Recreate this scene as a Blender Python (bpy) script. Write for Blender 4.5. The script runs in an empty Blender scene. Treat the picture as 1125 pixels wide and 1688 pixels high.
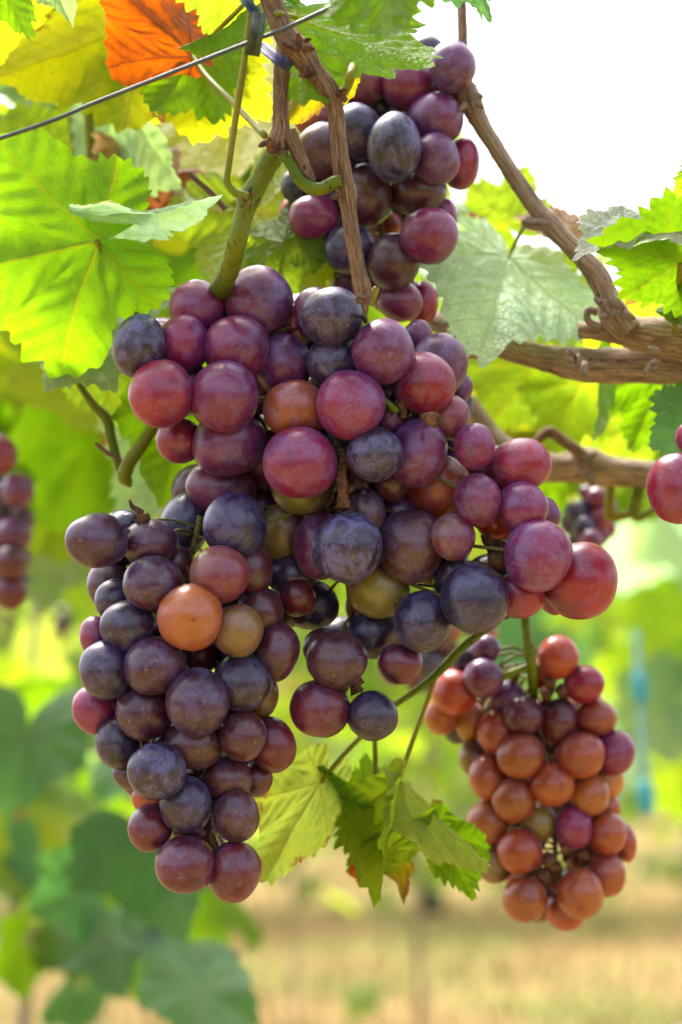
import bpy, bmesh, math, random
from mathutils import Vector, Matrix, noise
R = math.radians
scene = bpy.context.scene
COL = scene.collection
random.seed(11)

# ------------------------------------------------------------------ camera
D = 0.70                      # distance of the plane in focus, metres
K = 0.0002                    # metres per photograph pixel on that plane
PITCH = R(6.5)
CAM = Vector((0.0, -D, 1.30))
FWD = Vector((0, math.cos(PITCH), math.sin(PITCH)))
UP = Vector((0, -math.sin(PITCH), math.cos(PITCH)))
RIGHT = Vector((1, 0, 0))
cd = bpy.data.cameras.new('camera')
cam = bpy.data.objects.new('camera', cd)
COL.objects.link(cam)
cam.location = CAM
cam.rotation_euler = (math.pi / 2 + PITCH, 0, 0)
cd.sensor_fit = 'VERTICAL'
cd.sensor_height = 36
cd.lens = 36 * D / (1688 * K)
cd.clip_start = 0.01
cd.clip_end = 2000
cd.dof.use_dof = True
cd.dof.focus_distance = D - 0.005
cd.dof.aperture_fstop = 8.0
cd.dof.aperture_blades = 0
scene.camera = cam

# ------------------------------------------------------------------ light
SUN_EL, SUN_AZ = R(60), R(-28)        # azimuth clockwise from +Y: beyond the bunches, a little to the left
w = bpy.data.worlds.new('World')
scene.world = w
w.use_nodes = True
nt = w.node_tree
bg = nt.nodes['Background']
sky = nt.nodes.new('ShaderNodeTexSky')
sky.sky_type = 'NISHITA'
sky.sun_disc = False
sky.sun_elevation = SUN_EL
sky.sun_rotation = SUN_AZ
sky.air_density = 1.0
sky.dust_density = 6.0
sky.ozone_density = 1.0
hs = nt.nodes.new('ShaderNodeHueSaturation')
hs.inputs['Saturation'].default_value = 0.6
nt.links.new(sky.outputs[0], hs.inputs['Color'])
nt.links.new(hs.outputs[0], bg.inputs['Color'])
bg.inputs['Strength'].default_value = 0.15
sd = bpy.data.lights.new('sun', 'SUN')
sd.energy = 2.0
sd.angle = R(11)
sd.color = (1.0, 0.95, 0.87)
sun = bpy.data.objects.new('sun', sd)
COL.objects.link(sun)
sdir = Vector((math.sin(SUN_AZ) * math.cos(SUN_EL), math.cos(SUN_AZ) * math.cos(SUN_EL), math.sin(SUN_EL)))
sun.rotation_euler = sdir.to_track_quat('Z', 'Y').to_euler()
sun.location = sdir * 20
vs = scene.view_settings
vs.view_transform = 'Standard'
vs.look = 'None'
vs.exposure = 1.85
vs.gamma = 1
vs.use_curve_mapping = False
scene.cycles.use_denoising = True
scene.cycles.max_bounces = 10
scene.cycles.transmission_bounces = 6
scene.cycles.diffuse_bounces = 5
scene.cycles.sample_clamp_indirect = 6


# ------------------------------------------------------------------ helpers
def P(x, y, dd=0.0):
    """Photograph pixel (of 1125 x 1688) at depth dd metres behind the focal plane."""
    s = K * (D + dd) / D
    return CAM + FWD * (D + dd) + RIGHT * ((x - 562.5) * s) + UP * ((844 - y) * s)


def pxm(dd=0.0):
    return K * (D + dd) / D


def link(name, data, parent=None, mat=None):
    o = bpy.data.objects.new(name, data)
    COL.objects.link(o)
    if parent is not None:
        o.parent = parent
        o.matrix_parent_inverse = parent_matrix(parent).inverted()
    if mat is not None and data is not None and len(data.materials) == 0:
        data.materials.append(mat)
    return o


def parent_matrix(p):
    m = p.matrix_basis.copy()
    while p.parent is not None:
        m = p.parent.matrix_basis @ m if False else p.parent.matrix_basis @ p.matrix_parent_inverse @ m
        p = p.parent
    return m


def thing(name, label, cat, loc, group=None, kind=None):
    o = bpy.data.objects.new(name, None)
    o.empty_display_size = 0.02
    COL.objects.link(o)
    o.location = loc
    o['label'] = label
    o['category'] = cat
    if group:
        o['group'] = group
    return o


def tag(o, label, cat, group=None):
    o['label'] = label
    o['category'] = cat
    if group:
        o['group'] = group
    return o


def mesh_from(verts, faces, smooth=True):
    me = bpy.data.meshes.new('mesh')
    me.from_pydata(verts, [], faces)
    if smooth:
        me.polygons.foreach_set('use_smooth', [True] * len(me.polygons))
    me.update()
    return me


def catmull(pts, n=8):
    """pts: list of (Vector, radius) -> finer list."""
    out = []
    m = len(pts)
    for i in range(m - 1):
        p0 = pts[max(i - 1, 0)]
        p1, p2 = pts[i], pts[i + 1]
        p3 = pts[min(i + 2, m - 1)]
        for j in range(n):
            t = j / n
            t2, t3 = t * t, t * t * t
            f = lambda a, b, c, d: 0.5 * ((2 * b) + (c - a) * t + (2 * a - 5 * b + 4 * c - d) * t2 + (3 * b - a - 3 * c + d) * t3)
            out.append((f(p0[0], p1[0], p2[0], p3[0]), max(1e-5, f(p0[1], p1[1], p2[1], p3[1]))))
    out.append(pts[-1])
    return out


class Tubes:
    """Collects tubes; uv = (angle turns, length in metres)."""
    def __init__(self):
        self.v, self.f, self.uv = [], [], []

    def add(self, pts, sides=12, n=8, ridge=0.0, bump=0.0, seed=0, fine=True, closed=True):
        pp = catmull(pts, n) if fine and len(pts) > 1 else pts
        base = len(self.v)
        ln = 0.0
        prev = None
        tang = None
        rnd = random.Random(seed)
        prof = [rnd.uniform(-1, 1) for _ in range(sides)]
        rows = []
        for i, (p, r) in enumerate(pp):
            a = pp[max(i - 1, 0)][0]
            b = pp[min(i + 1, len(pp) - 1)][0]
            t = (b - a)
            if t.length < 1e-9:
                t = Vector((0, 0, 1))
            t.normalize()
            if prev is None:
                u = t.orthogonal().normalized()
            else:
                u = (u - t * u.dot(t))
                if u.length < 1e-6:
                    u = t.orthogonal()
                u.normalize()
                ln += (p - prev).length
            prev = p
            vv = t.cross(u)
            for k in range(sides):
                ang = 2 * math.pi * k / sides
                rr = r
                if ridge:
                    q = prof[k] + 0.8 * noise.noise(Vector((k * 1.7 + seed, ln * 60, seed * 3.1)))
                    rr *= 1 + ridge * q
                if bump:
                    rr *= 1 + bump * noise.noise(Vector((math.cos(ang) * 1.2 + seed, math.sin(ang) * 1.2, ln / max(r, 1e-4) * 0.9)))
                self.v.append(p + (u * math.cos(ang) + vv * math.sin(ang)) * rr)
            rows.append(ln)
        nr = len(pp)
        for i in range(nr - 1):
            for k in range(sides):
                k2 = (k + 1) % sides
                self.f.append((base + i * sides + k, base + i * sides + k2, base + (i + 1) * sides + k2, base + (i + 1) * sides + k))
                self.uv.append(((k / sides, rows[i]), ((k + 1) / sides, rows[i]), ((k + 1) / sides, rows[i + 1]), (k / sides, rows[i + 1])))
        if closed:
            for i0, flip in ((0, True), (nr - 1, False)):
                c = len(self.v)
                self.v.append(pp[i0][0].copy())
                for k in range(sides):
                    k2 = (k + 1) % sides
                    q = (base + i0 * sides + k, base + i0 * sides + k2, c)
                    if flip:
                        q = (q[1], q[0], q[2])
                    self.f.append(q)
                    self.uv.append(((0.5, rows[i0]),) * 3)

    def build(self, name, mat, parent=None, local=None):
        me = bpy.data.meshes.new(name)
        inv = None
        if parent is not None:
            inv = parent_matrix(parent).inverted()
        vv = [inv @ p for p in self.v] if inv is not None else self.v
        me.from_pydata([tuple(p) for p in vv], [], self.f)
        me.polygons.foreach_set('use_smooth', [True] * len(me.polygons))
        ul = me.uv_layers.new(name='UVMap')
        flat = [c for q in self.uv for p in q for c in p]
        ul.data.foreach_set('uv', flat)
        me.materials.append(mat)
        me.update()
        o = bpy.data.objects.new(name, me)
        COL.objects.link(o)
        if parent is not None:
            o.parent = parent
        return o


def tube_px(pts, dd=0.0):
    """[(x, y, r_px[, extra depth])] -> [(Vector, radius)]"""
    out = []
    for q in pts:
        e = dd + (q[3] if len(q) > 3 else 0.0)
        out.append((P(q[0], q[1], e), q[2] * pxm(e)))
    return out


# ------------------------------------------------------------------ materials
class NT:
    def __init__(self, name):
        self.m = bpy.data.materials.new(name)
        self.m.use_nodes = True
        self.t = self.m.node_tree
        self.t.nodes.clear()
        self.out = self.t.nodes.new('ShaderNodeOutputMaterial')

    def n(self, kind, **kw):
        nd = self.t.nodes.new('ShaderNode' + kind)
        for k, v in kw.items():
            setattr(nd, k, v)
        return nd

    def l(self, a, b):
        self.t.links.new(a, b)

    def val(self, sock, v):
        if hasattr(v, 'is_output') or isinstance(v, bpy.types.NodeSocket):
            self.l(v, sock)
        else:
            sock.default_value = v

    def math(self, op, a, b=0.0, c=0.0, clamp=False):
        nd = self.n('Math', operation=op, use_clamp=clamp)
        self.val(nd.inputs[0], a)
        self.val(nd.inputs[1], b)
        self.val(nd.inputs[2], c)
        return nd.outputs[0]

    def vmath(self, op, a, b=(0, 0, 0)):
        nd = self.n('VectorMath', operation=op)
        self.val(nd.inputs[0], a)
        self.val(nd.inputs[1], b)
        return nd

    def mix(self, fac, a, b, blend='MIX'):
        nd = self.n('Mix', data_type='RGBA', blend_type=blend)
        self.val(nd.inputs[0], fac)
        self.val(nd.inputs[6], a if not isinstance(a, tuple) or len(a) == 4 else a + (1,))
        self.val(nd.inputs[7], b if not isinstance(b, tuple) or len(b) == 4 else b + (1,))
        return nd.outputs[2]

    def noise(self, vec, scale, detail=3, rough=0.55, dist=0.0):
        nd = self.n('TexNoise')
        if vec is not None:
            self.l(vec, nd.inputs['Vector'])
        nd.inputs['Scale'].default_value = scale
        nd.inputs['Detail'].default_value = detail
        nd.inputs['Roughness'].default_value = rough
        nd.inputs['Distortion'].default_value = dist
        return nd.outputs[0]

    def smooth(self, v, a, b, lo=0.0, hi=1.0):
        nd = self.n('MapRange', interpolation_type='SMOOTHSTEP')
        self.val(nd.inputs[0], v)
        nd.inputs[1].default_value = a
        nd.inputs[2].default_value = b
        nd.inputs[3].default_value = lo
        nd.inputs[4].default_value = hi
        return nd.outputs[0]

    def attr(self, name, typ='OBJECT'):
        return self.n('Attribute', attribute_type=typ, attribute_name=name)

    def bump(self, h, strength, dist):
        nd = self.n('Bump')
        self.l(h, nd.inputs['Height'])
        nd.inputs['Strength'].default_value = strength
        nd.inputs['Distance'].default_value = dist
        return nd.outputs[0]

    def principled(self, **kw):
        nd = self.n('BsdfPrincipled')
        for k, v in kw.items():
            s = nd.inputs[k.replace('_', ' ')]
            if isinstance(v, tuple) and s.type == 'RGBA' and len(v) == 3:
                v = v + (1,)
            self.val(s, v)
        return nd


def grape_material():
    g = NT('grape_skin')
    oi = g.n('ObjectInfo')
    tc = g.n('TexCoord')
    off = g.math('MULTIPLY', oi.outputs['Random'], 61.0)
    cmb = g.n('CombineXYZ')
    for i in range(3):
        g.l(off, cmb.inputs[i])
    co = g.vmath('ADD', tc.outputs['Object'], cmb.outputs[0]).outputs[0]
    apex = g.attr('apex')
    blush = g.attr('blush')
    # ripeness: second colour towards the tip, broken by noise
    dt = g.vmath('DOT_PRODUCT', tc.outputs['Object'], apex.outputs['Vector']).outputs['Value']
    n1 = g.noise(co, 1.1, 3, 0.5, 0.4)
    rip = g.math('ADD', g.math('MULTIPLY', dt, 0.2), n1)
    skin = g.mix(g.smooth(rip, 0.36, 0.68), oi.outputs['Color'], blush.outputs['Color'])
    mott = g.noise(co, 5.0, 4, 0.6)
    skin = g.mix(g.smooth(mott, 0.35, 0.7, 0.0, 0.22), skin, g.mix(0.6, skin, (0.02, 0.006, 0.012)))
    # lenticels: tiny pale dots
    vo = g.n('TexVoronoi')
    g.l(co, vo.inputs['Vector'])
    vo.inputs['Scale'].default_value = 7.5
    sep = g.n('SeparateColor')
    g.l(vo.outputs['Color'], sep.inputs[0])
    dots = g.math('MULTIPLY', g.smooth(vo.outputs['Distance'], 0.055, 0.09, 1, 0), g.math('GREATER_THAN', sep.outputs[0], 0.72))
    vo2 = g.n('TexVoronoi')
    g.l(co, vo2.inputs['Vector'])
    vo2.inputs['Scale'].default_value = 26
    sep2 = g.n('SeparateColor')
    g.l(vo2.outputs['Color'], sep2.inputs[0])
    dots2 = g.math('MULTIPLY', g.smooth(vo2.outputs['Distance'], 0.1, 0.2, 1, 0), g.math('GREATER_THAN', sep2.outputs[0], 0.8))
    # waxy bloom: patchy, rubbed off here and there
    b1 = g.noise(co, 1.7, 5, 0.6, 0.6)
    b2 = g.noise(co, 7.0, 4, 0.6, 0.8)
    patch = g.math('ADD', g.math('MULTIPLY', b1, 0.75), g.math('MULTIPLY', b2, 0.35))
    wax = g.math('MULTIPLY', g.smooth(patch, 0.44, 0.66, 0.03, 1.0), oi.outputs['Alpha'])
    rub = g.smooth(g.noise(co, 1.25, 3, 0.5, 1.8), 0.50, 0.56, 1.0, 0.3)
    wax = g.math('MULTIPLY', wax, rub)
    # scuffs: thin pale broken curves
    sn = g.noise(co, 2.6, 6, 0.62, 1.6)
    line = g.smooth(g.math('ABSOLUTE', g.math('SUBTRACT', sn, 0.5)), 0.0, 0.013, 1, 0)
    where = g.smooth(g.noise(co, 1.4, 2), 0.48, 0.62)
    fine = g.smooth(g.noise(co, 9.0, 3, 0.7), 0.36, 0.6)
    scuff = g.math('MULTIPLY', g.math('MULTIPLY', line, where), fine)
    # speckle dust
    dust = g.smooth(g.noise(co, 46.0, 2, 0.6), 0.63, 0.72)
    dust = g.math('MULTIPLY', g.math('MULTIPLY', dust, g.smooth(b1, 0.42, 0.65)), g.smooth(oi.outputs['Random'], 0.3, 0.8))
    col = g.mix(g.math('MULTIPLY', wax, 0.37), skin, (0.29, 0.26, 0.64))
    col = g.mix(g.math('MULTIPLY', scuff, 0.42), col, (0.52, 0.48, 0.5))
    col = g.mix(g.math('MULTIPLY', dust, 0.04), col, (0.55, 0.5, 0.5))
    col = g.mix(g.math('MULTIPLY', dots2, 0.08), col, (0.5, 0.34, 0.25))
    col = g.mix(g.math('MULTIPLY', dots, 0.8), col, (0.55, 0.38, 0.2))
    da = g.vmath('DISTANCE', tc.outputs['Object'], apex.outputs['Vector']).outputs['Value']
    scar = g.smooth(g.math('ADD', da, g.math('MULTIPLY', b2, 0.06)), 0.075, 0.115, 1, 0)
    col = g.mix(g.math('MULTIPLY', scar, 0.85), col, (0.16, 0.09, 0.05))
    rough = g.math('ADD', 0.31, g.math('MULTIPLY', wax, 0.18))
    rough = g.math('ADD', rough, g.math('MULTIPLY', scuff, 0.2), clamp=True)
    hgt = g.math('ADD', g.math('MULTIPLY', b2, 0.5), g.math('MULTIPLY', scuff, 0.4))
    nm = g.bump(hgt, 0.12, 0.0006)
    sr = g.n('SeparateColor')
    g.l(skin, sr.inputs[0])
    sssw = g.smooth(sr.outputs[0], 0.08, 0.30, 0.04, 0.60)
    p = g.principled(Base_Color=col, Roughness=rough, Subsurface_Weight=sssw, Subsurface_Radius=(1.0, 0.12, 0.10),
                     Subsurface_Scale=0.0045, Specular_IOR_Level=0.72, Sheen_Weight=0.06, Sheen_Roughness=0.35,
                     Sheen_Tint=(0.5, 0.6, 1.0), Normal=nm)
    g.l(p.outputs[0], g.out.inputs[0])
    return g.m


def leaf_material(detail=True):
    g = NT('vine_leaf' if detail else 'vine_foliage')
    tc = g.n('TexCoord')
    geo = g.n('NewGeometry')
    oi = g.n('ObjectInfo')
    if detail:
        uv = g.n('UVMap', uv_map='vein')
        sp = g.n('SeparateXYZ')
        g.l(uv.outputs[0], sp.inputs[0])
        u, v = sp.outputs[0], g.math('ABSOLUTE', sp.outputs[1])
        wob = g.noise(tc.outputs['Object'], 9.0, 2)
        wobs = g.math('MULTIPLY', g.math('SUBTRACT', wob, 0.5), 0.05)
        v2 = g.math('ADD', v, g.math('MULTIPLY', wobs, 0.5))
        wide = g.math('SUBTRACT', 0.019, g.math('MULTIPLY', u, 0.012))
        main = g.math('SUBTRACT', 1.0, g.math('DIVIDE', v2, wide), clamp=True)
        main = g.smooth(main, 0.0, 0.6)
        # side veins leave each main vein at an angle
        q = g.math('DIVIDE', g.math('ADD', g.math('SUBTRACT', u, g.math('MULTIPLY', v, 0.85)), wobs), 0.135)
        fr = g.math('ABSOLUTE', g.math('SUBTRACT', g.math('FRACT', q), 0.5))
        side = g.smooth(fr, 0.0, 0.055, 1, 0)
        side = g.math('MULTIPLY', side, g.smooth(u, 0.06, 0.16))
        vo = g.n('TexVoronoi', feature='DISTANCE_TO_EDGE')
        g.l(tc.outputs['Object'], vo.inputs['Vector'])
        vo.inputs['Scale'].default_value = 26
        net = g.smooth(vo.outputs['Distance'], 0.0, 0.1, 1, 0)
        veins = g.math('MAXIMUM', g.math('MAXIMUM', main, g.math('MULTIPLY', side, 0.6)), g.math('MULTIPLY', net, 0.28))
        edge = g.attr('edge', 'GEOMETRY').outputs['Fac']
        vecn = tc.outputs['Object']
        base = oi.outputs['Color']
        glow = g.attr('glow').outputs['Color']
        dryv = g.attr('dry').outputs['Fac']
        offv = g.math('MULTIPLY', oi.outputs['Random'], 37.0)
        cm = g.n('CombineXYZ')
        g.l(offv, cm.inputs[0])
        g.l(offv, cm.inputs[2])
        vecn = g.vmath('ADD', vecn, cm.outputs[0]).outputs[0]
    else:
        vecn = tc.outputs['Object']
        rnd = geo.outputs['Random Per Island']
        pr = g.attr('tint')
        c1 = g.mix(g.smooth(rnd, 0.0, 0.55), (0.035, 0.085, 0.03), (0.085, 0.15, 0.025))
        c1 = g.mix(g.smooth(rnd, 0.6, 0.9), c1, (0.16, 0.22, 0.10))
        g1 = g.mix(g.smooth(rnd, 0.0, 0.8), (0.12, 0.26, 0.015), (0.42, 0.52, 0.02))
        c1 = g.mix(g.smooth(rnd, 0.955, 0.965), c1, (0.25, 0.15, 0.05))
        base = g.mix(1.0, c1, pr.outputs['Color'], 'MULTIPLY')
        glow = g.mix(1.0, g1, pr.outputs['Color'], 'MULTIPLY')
    n1 = g.noise(vecn, 2.3, 4, 0.6)
    n2 = g.noise(vecn, 14.0, 3, 0.6)
    vary = g.math('ADD', g.math('MULTIPLY', g.smooth(n1, 0.3, 0.7), 0.6), 0.65)
    cc = g.n('CombineXYZ')
    for i in range(3):
        g.l(vary, cc.inputs[i])
    top = g.mix(1.0, base, cc.outputs[0], 'MULTIPLY')
    trans = g.mix(g.smooth(n1, 0.35, 0.7, 0, 0.8), g.mix(1.0, glow, g.mix(g.smooth(n2, 0.35, 0.65), (0.7, 0.8, 0.7), (1, 1, 1)), 'MULTIPLY'), g.mix(1.0, glow, (1.07, 1.04, 0.5), 'MULTIPLY'))
    if detail:
        top = g.mix(g.math('MULTIPLY', veins, 0.6), top, g.mix(0.28, base, (0.32, 0.34, 0.12)))
        trans = g.mix(g.math('MULTIPLY', veins, 0.75), trans, g.mix(1.0, trans, g.attr('vein').outputs['Color'], 'MULTIPLY'))
        # dry, brown margins and spots
        d = g.math('ADD', g.math('MULTIPLY', edge, 0.55), g.math('MULTIPLY', n1, 0.8))
        d = g.math('ADD', d, g.math('MULTIPLY', g.math('SUBTRACT', n2, 0.5), 0.25))
        d = g.math('ADD', d, g.math('MULTIPLY', dryv, 0.5))
        dr = g.smooth(d, 1.02, 1.1)
        spots = g.math('MULTIPLY', g.smooth(g.noise(vecn, 19, 2), 0.72, 0.76), 0.7)
        dr = g.math('MAXIMUM', dr, spots)
        top = g.mix(dr, top, (0.23, 0.12, 0.055))
        trans = g.mix(dr, trans, (0.34, 0.13, 0.03))
    under = g.mix(0.3, top, (0.18, 0.25, 0.07))
    colr = g.mix(geo.outputs['Backfacing'], top, under)
    if detail:
        h = g.math('ADD', g.math('MULTIPLY', veins, -0.6), g.math('MULTIPLY', n2, 0.5))
        nm = g.bump(h, 0.8, 0.005)
    p = g.principled(Base_Color=colr, Roughness=0.52, Specular_IOR_Level=0.25)
    tr = g.n('BsdfTranslucent')
    g.l(trans, tr.inputs['Color'])
    if detail:
        g.l(nm, p.inputs['Normal'])
    mx = g.n('MixShader')
    mx.inputs[0].default_value = 0.6
    g.l(p.outputs[0], mx.inputs[1])
    g.l(tr.outputs[0], mx.inputs[2])
    g.l(mx.outputs[0], g.out.inputs[0])
    return g.m


def bark_material(name, dark, mid, light, scale=1.0, bump=0.9):
    g = NT(name)
    uv = g.n('UVMap', uv_map='UVMap')
    tc = g.n('TexCoord')
    sp = g.n('SeparateXYZ')
    g.l(uv.outputs[0], sp.inputs[0])
    ang = g.math('MULTIPLY', sp.outputs[0], 2 * math.pi)
    cmb = g.n('CombineXYZ')
    g.l(g.math('COSINE', ang), cmb.inputs[0])
    g.l(g.math('SINE', ang), cmb.inputs[1])
    g.l(g.math('MULTIPLY', sp.outputs[1], 12.0 * scale), cmb.inputs[2])
    n1 = g.noise(cmb.outputs[0], 4.5, 6, 0.68, 0.35)
    n2 = g.noise(cmb.outputs[0], 13.0, 5, 0.7, 0.2)
    n3 = g.noise(tc.outputs['Object'], 70.0, 4, 0.6)
    c = g.mix(g.smooth(n1, 0.40, 0.55), dark, mid)
    n5 = g.noise(tc.outputs['Object'], 32.0, 3)
    c = g.mix(g.smooth(n5, 0.5, 0.68, 0, 0.6), c, g.mix(0.25, dark, mid))
    c = g.mix(g.math('MULTIPLY', g.smooth(n2, 0.48, 0.6), 0.8), c, light)
    c = g.mix(g.math('MULTIPLY', g.smooth(n3, 0.55, 0.72), 0.55), c, g.mix(0.4, dark, light))
    c = g.mix(g.smooth(g.noise(tc.outputs['Object'], 260.0, 2), 0.66, 0.72, 0, 0.75), c, (0.025, 0.015, 0.01))
    h = g.math('ADD', n1, g.math('MULTIPLY', n2, 0.5))
    nm = g.bump(h, bump, 0.0012)
    p = g.principled(Base_Color=c, Roughness=0.72, Specular_IOR_Level=0.3, Normal=nm)
    g.l(p.outputs[0], g.out.inputs[0])
    return g.m


def shoot_material(name, a, b, spot=0.7):
    g = NT(name)
    tc = g.n('TexCoord')
    n1 = g.noise(tc.outputs['Object'], 45.0, 4)
    sp = g.noise(tc.outputs['Object'], 520.0, 2, 0.5)
    n4 = g.noise(tc.outputs['Object'], 120.0, 3)
    c = g.mix(g.smooth(n1, 0.35, 0.65), a, b)
    dots = g.math('MULTIPLY', g.smooth(sp, 0.58, 0.64), g.smooth(n4, 0.4, 0.6, 0.2, 1.0))
    c = g.mix(g.math('MULTIPLY', dots, spot), c, (0.03, 0.02, 0.01))
    p = g.principled(Base_Color=c, Roughness=0.5, Specular_IOR_Level=0.25, Subsurface_Weight=0.06,
                     Subsurface_Radius=(0.6, 1.0, 0.2), Subsurface_Scale=0.002, Normal=g.bump(n4, 0.25, 0.0006))
    g.l(p.outputs[0], g.out.inputs[0])
    return g.m


def plain(name, col, rough=0.6, var=0.3, scale=60.0, spec=0.4, metal=0.0):
    g = NT(name)
    tc = g.n('TexCoord')
    n1 = g.noise(tc.outputs['Object'], scale, 5, 0.65)
    dk = tuple(c * (1 - var) for c in col)
    lt = tuple(min(1, c * (1 + var)) for c in col)
    c = g.mix(g.smooth(n1, 0.3, 0.7), dk, lt)
    p = g.principled(Base_Color=c, Roughness=rough, Specular_IOR_Level=spec, Metallic=metal, Normal=g.bump(n1, 0.3, 0.0008))
    g.l(p.outputs[0], g.out.inputs[0])
    return g.m


M_GRAPE = grape_material()
M_LEAF = leaf_material(True)
M_FOL = leaf_material(False)
M_CANE = bark_material('cane_bark', (0.07, 0.033, 0.017), (0.24, 0.125, 0.06), (0.54, 0.36, 0.22))
M_WOOD = bark_material('cordon_bark', (0.13, 0.072, 0.042), (0.40, 0.26, 0.155), (0.68, 0.53, 0.37), 0.8, 1.0)
M_SHOOT = shoot_material('green_shoot', (0.08, 0.13, 0.004), (0.17, 0.20, 0.01), 0.95)
M_PETIOLE = shoot_material('petiole', (0.16, 0.19, 0.008), (0.26, 0.23, 0.02), 0.3)
M_RACHIS = shoot_material('bunch_stalk', (0.12, 0.07, 0.02), (0.16, 0.15, 0.035), 0.6)
M_KNOB = plain('dry_stalk', (0.13, 0.055, 0.025), 0.85, 0.7, 320.0)
M_TRUNK = bark_material('trunk_bark', (0.05, 0.035, 0.025), (0.14, 0.095, 0.065), (0.26, 0.2, 0.15), 0.4, 0.8)

# ------------------------------------------------------------------ ground
def ground():
    g = NT('dry_grass_ground')
    tc = g.n('TexCoord')
    n1 = g.noise(tc.outputs['Object'], 0.55, 5, 0.6)
    n2 = g.noise(tc.outputs['Object'], 3.2, 5, 0.65)
    n3 = g.noise(tc.outputs['Object'], 22.0, 4, 0.7)
    c = g.mix(g.smooth(n2, 0.3, 0.7), (0.20, 0.122, 0.048), (0.29, 0.19, 0.075))
    c = g.mix(g.smooth(n1, 0.42, 0.62, 0, 0.85), c, (0.12, 0.145, 0.03))
    c = g.mix(g.smooth(n3, 0.45, 0.75, 0, 0.4), c, (0.33, 0.24, 0.11))
    p = g.principled(Base_Color=c, Roughness=0.95, Specular_IOR_Level=0.1, Normal=g.bump(n3, 0.6, 0.03))
    g.l(p.outputs[0], g.out.inputs[0])
    bm = bmesh.new()
    ys = [-6, -2, 0, 1, 2, 3, 4, 5, 6, 7, 8, 9, 10, 12, 14, 16, 18, 20, 24, 28, 34, 42, 60, 120, 400, 1200]
    xs = [-1200, -300, -60, -20, -10, -6, -4, -3, -2, -1, 0, 1, 2, 3, 4, 6, 10, 20, 60, 300, 1200]
    grid = [[bm.verts.new((x, y, 0.05 * noise.noise(Vector((x * 0.4, y * 0.4, 3))) if abs(x) < 30 and y < 50 else 0)) for x in xs] for y in ys]
    for j in range(len(ys) - 1):
        for i in range(len(xs) - 1):
            bm.faces.new((grid[j][i], grid[j][i + 1], grid[j + 1][i + 1], grid[j + 1][i]))
    me = bpy.data.meshes.new('ground')
    bm.to_mesh(me)
    bm.free()
    me.polygons.foreach_set('use_smooth', [True] * len(me.polygons))
    o = link('ground', me, None, g.m)
    o['kind'] = 'structure'
    # grass tufts
    g = NT('dry_grass_blades')
    geo = g.n('NewGeometry')
    rnd = geo.outputs['Random Per Island']
    c = g.mix(g.smooth(rnd, 0.0, 0.5), (0.26, 0.16, 0.06), (0.34, 0.24, 0.09))
    c = g.mix(g.smooth(rnd, 0.6, 0.75), c, (0.15, 0.2, 0.03))
    p = g.principled(Base_Color=c, Roughness=0.8, Specular_IOR_Level=0.2)
    g.l(p.outputs[0], g.out.inputs[0])
    rn = random.Random(5)
    v, f = [], []
    for i in range(26000):
        y = 3.5 + 26 * rn.random() ** 1.3
        x = (rn.random() - 0.5) * (0.5 * y + 1.5)
        if noise.noise(Vector((x * 0.7, y * 0.5, 9))) < rn.uniform(-0.7, 0.25):
            continue
        h = rn.uniform(0.03, 0.16)
        a = rn.uniform(0, 6.28)
        dx, dy = math.cos(a), math.sin(a)
        lean = rn.uniform(0.1, 0.9) * h
        wd = 0.004 + 0.004 * rn.random()
        b = len(v)
        z = -0.03
        v += [(x - dy * wd, y + dx * wd, z), (x + dy * wd, y - dx * wd, z),
              (x + dx * lean * 0.4 + dy * wd * .8, y + dy * lean * 0.4 - dx * wd * .8, h * 0.65),
              (x + dx * lean * 0.4 - dy * wd * .8, y + dy * lean * 0.4 + dx * wd * .8, h * 0.65), (x + dx * lean, y + dy * lean, h)]
        f += [(b, b + 1, b + 2, b + 3), (b + 3, b + 2, b + 4)]
    o = link('dry_grass', mesh_from(v, f, False), None, g.m)
    o['kind'] = 'stuff'
    o['label'] = 'dry straw coloured grass with green patches on the vineyard floor'
    o['category'] = 'grass'


ground()

# ------------------------------------------------------------------ leaves
VEINS = [0.0, R(57), -R(57), R(116), -R(116)]
CTRL = [(0, 1.0), (14, 0.90), (28, 0.60), (42, 0.78), (57, 0.95), (72, 0.76), (87, 0.52), (101, 0.70), (116, 0.78), (134, 0.70), (152, 0.58), (166, 0.42), (175, 0.2), (180, 0.05)]


def lobe(a, depth):
    a = abs(math.degrees(a))
    for (a0, r0), (a1, r1) in zip(CTRL, CTRL[1:]):
        if a <= a1:
            t = (a - a0) / (a1 - a0)
            t = t * t * (3 - 2 * t)
            r = r0 + (r1 - r0) * t
            break
    full = 0.9 - 0.22 * min(1, a / 150) - (0.62 * max(0, (a - 150) / 30) if a > 150 else 0)
    return r * depth + full * (1 - depth) if a > 8 else r


LEAF_CACHE = {}


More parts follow.
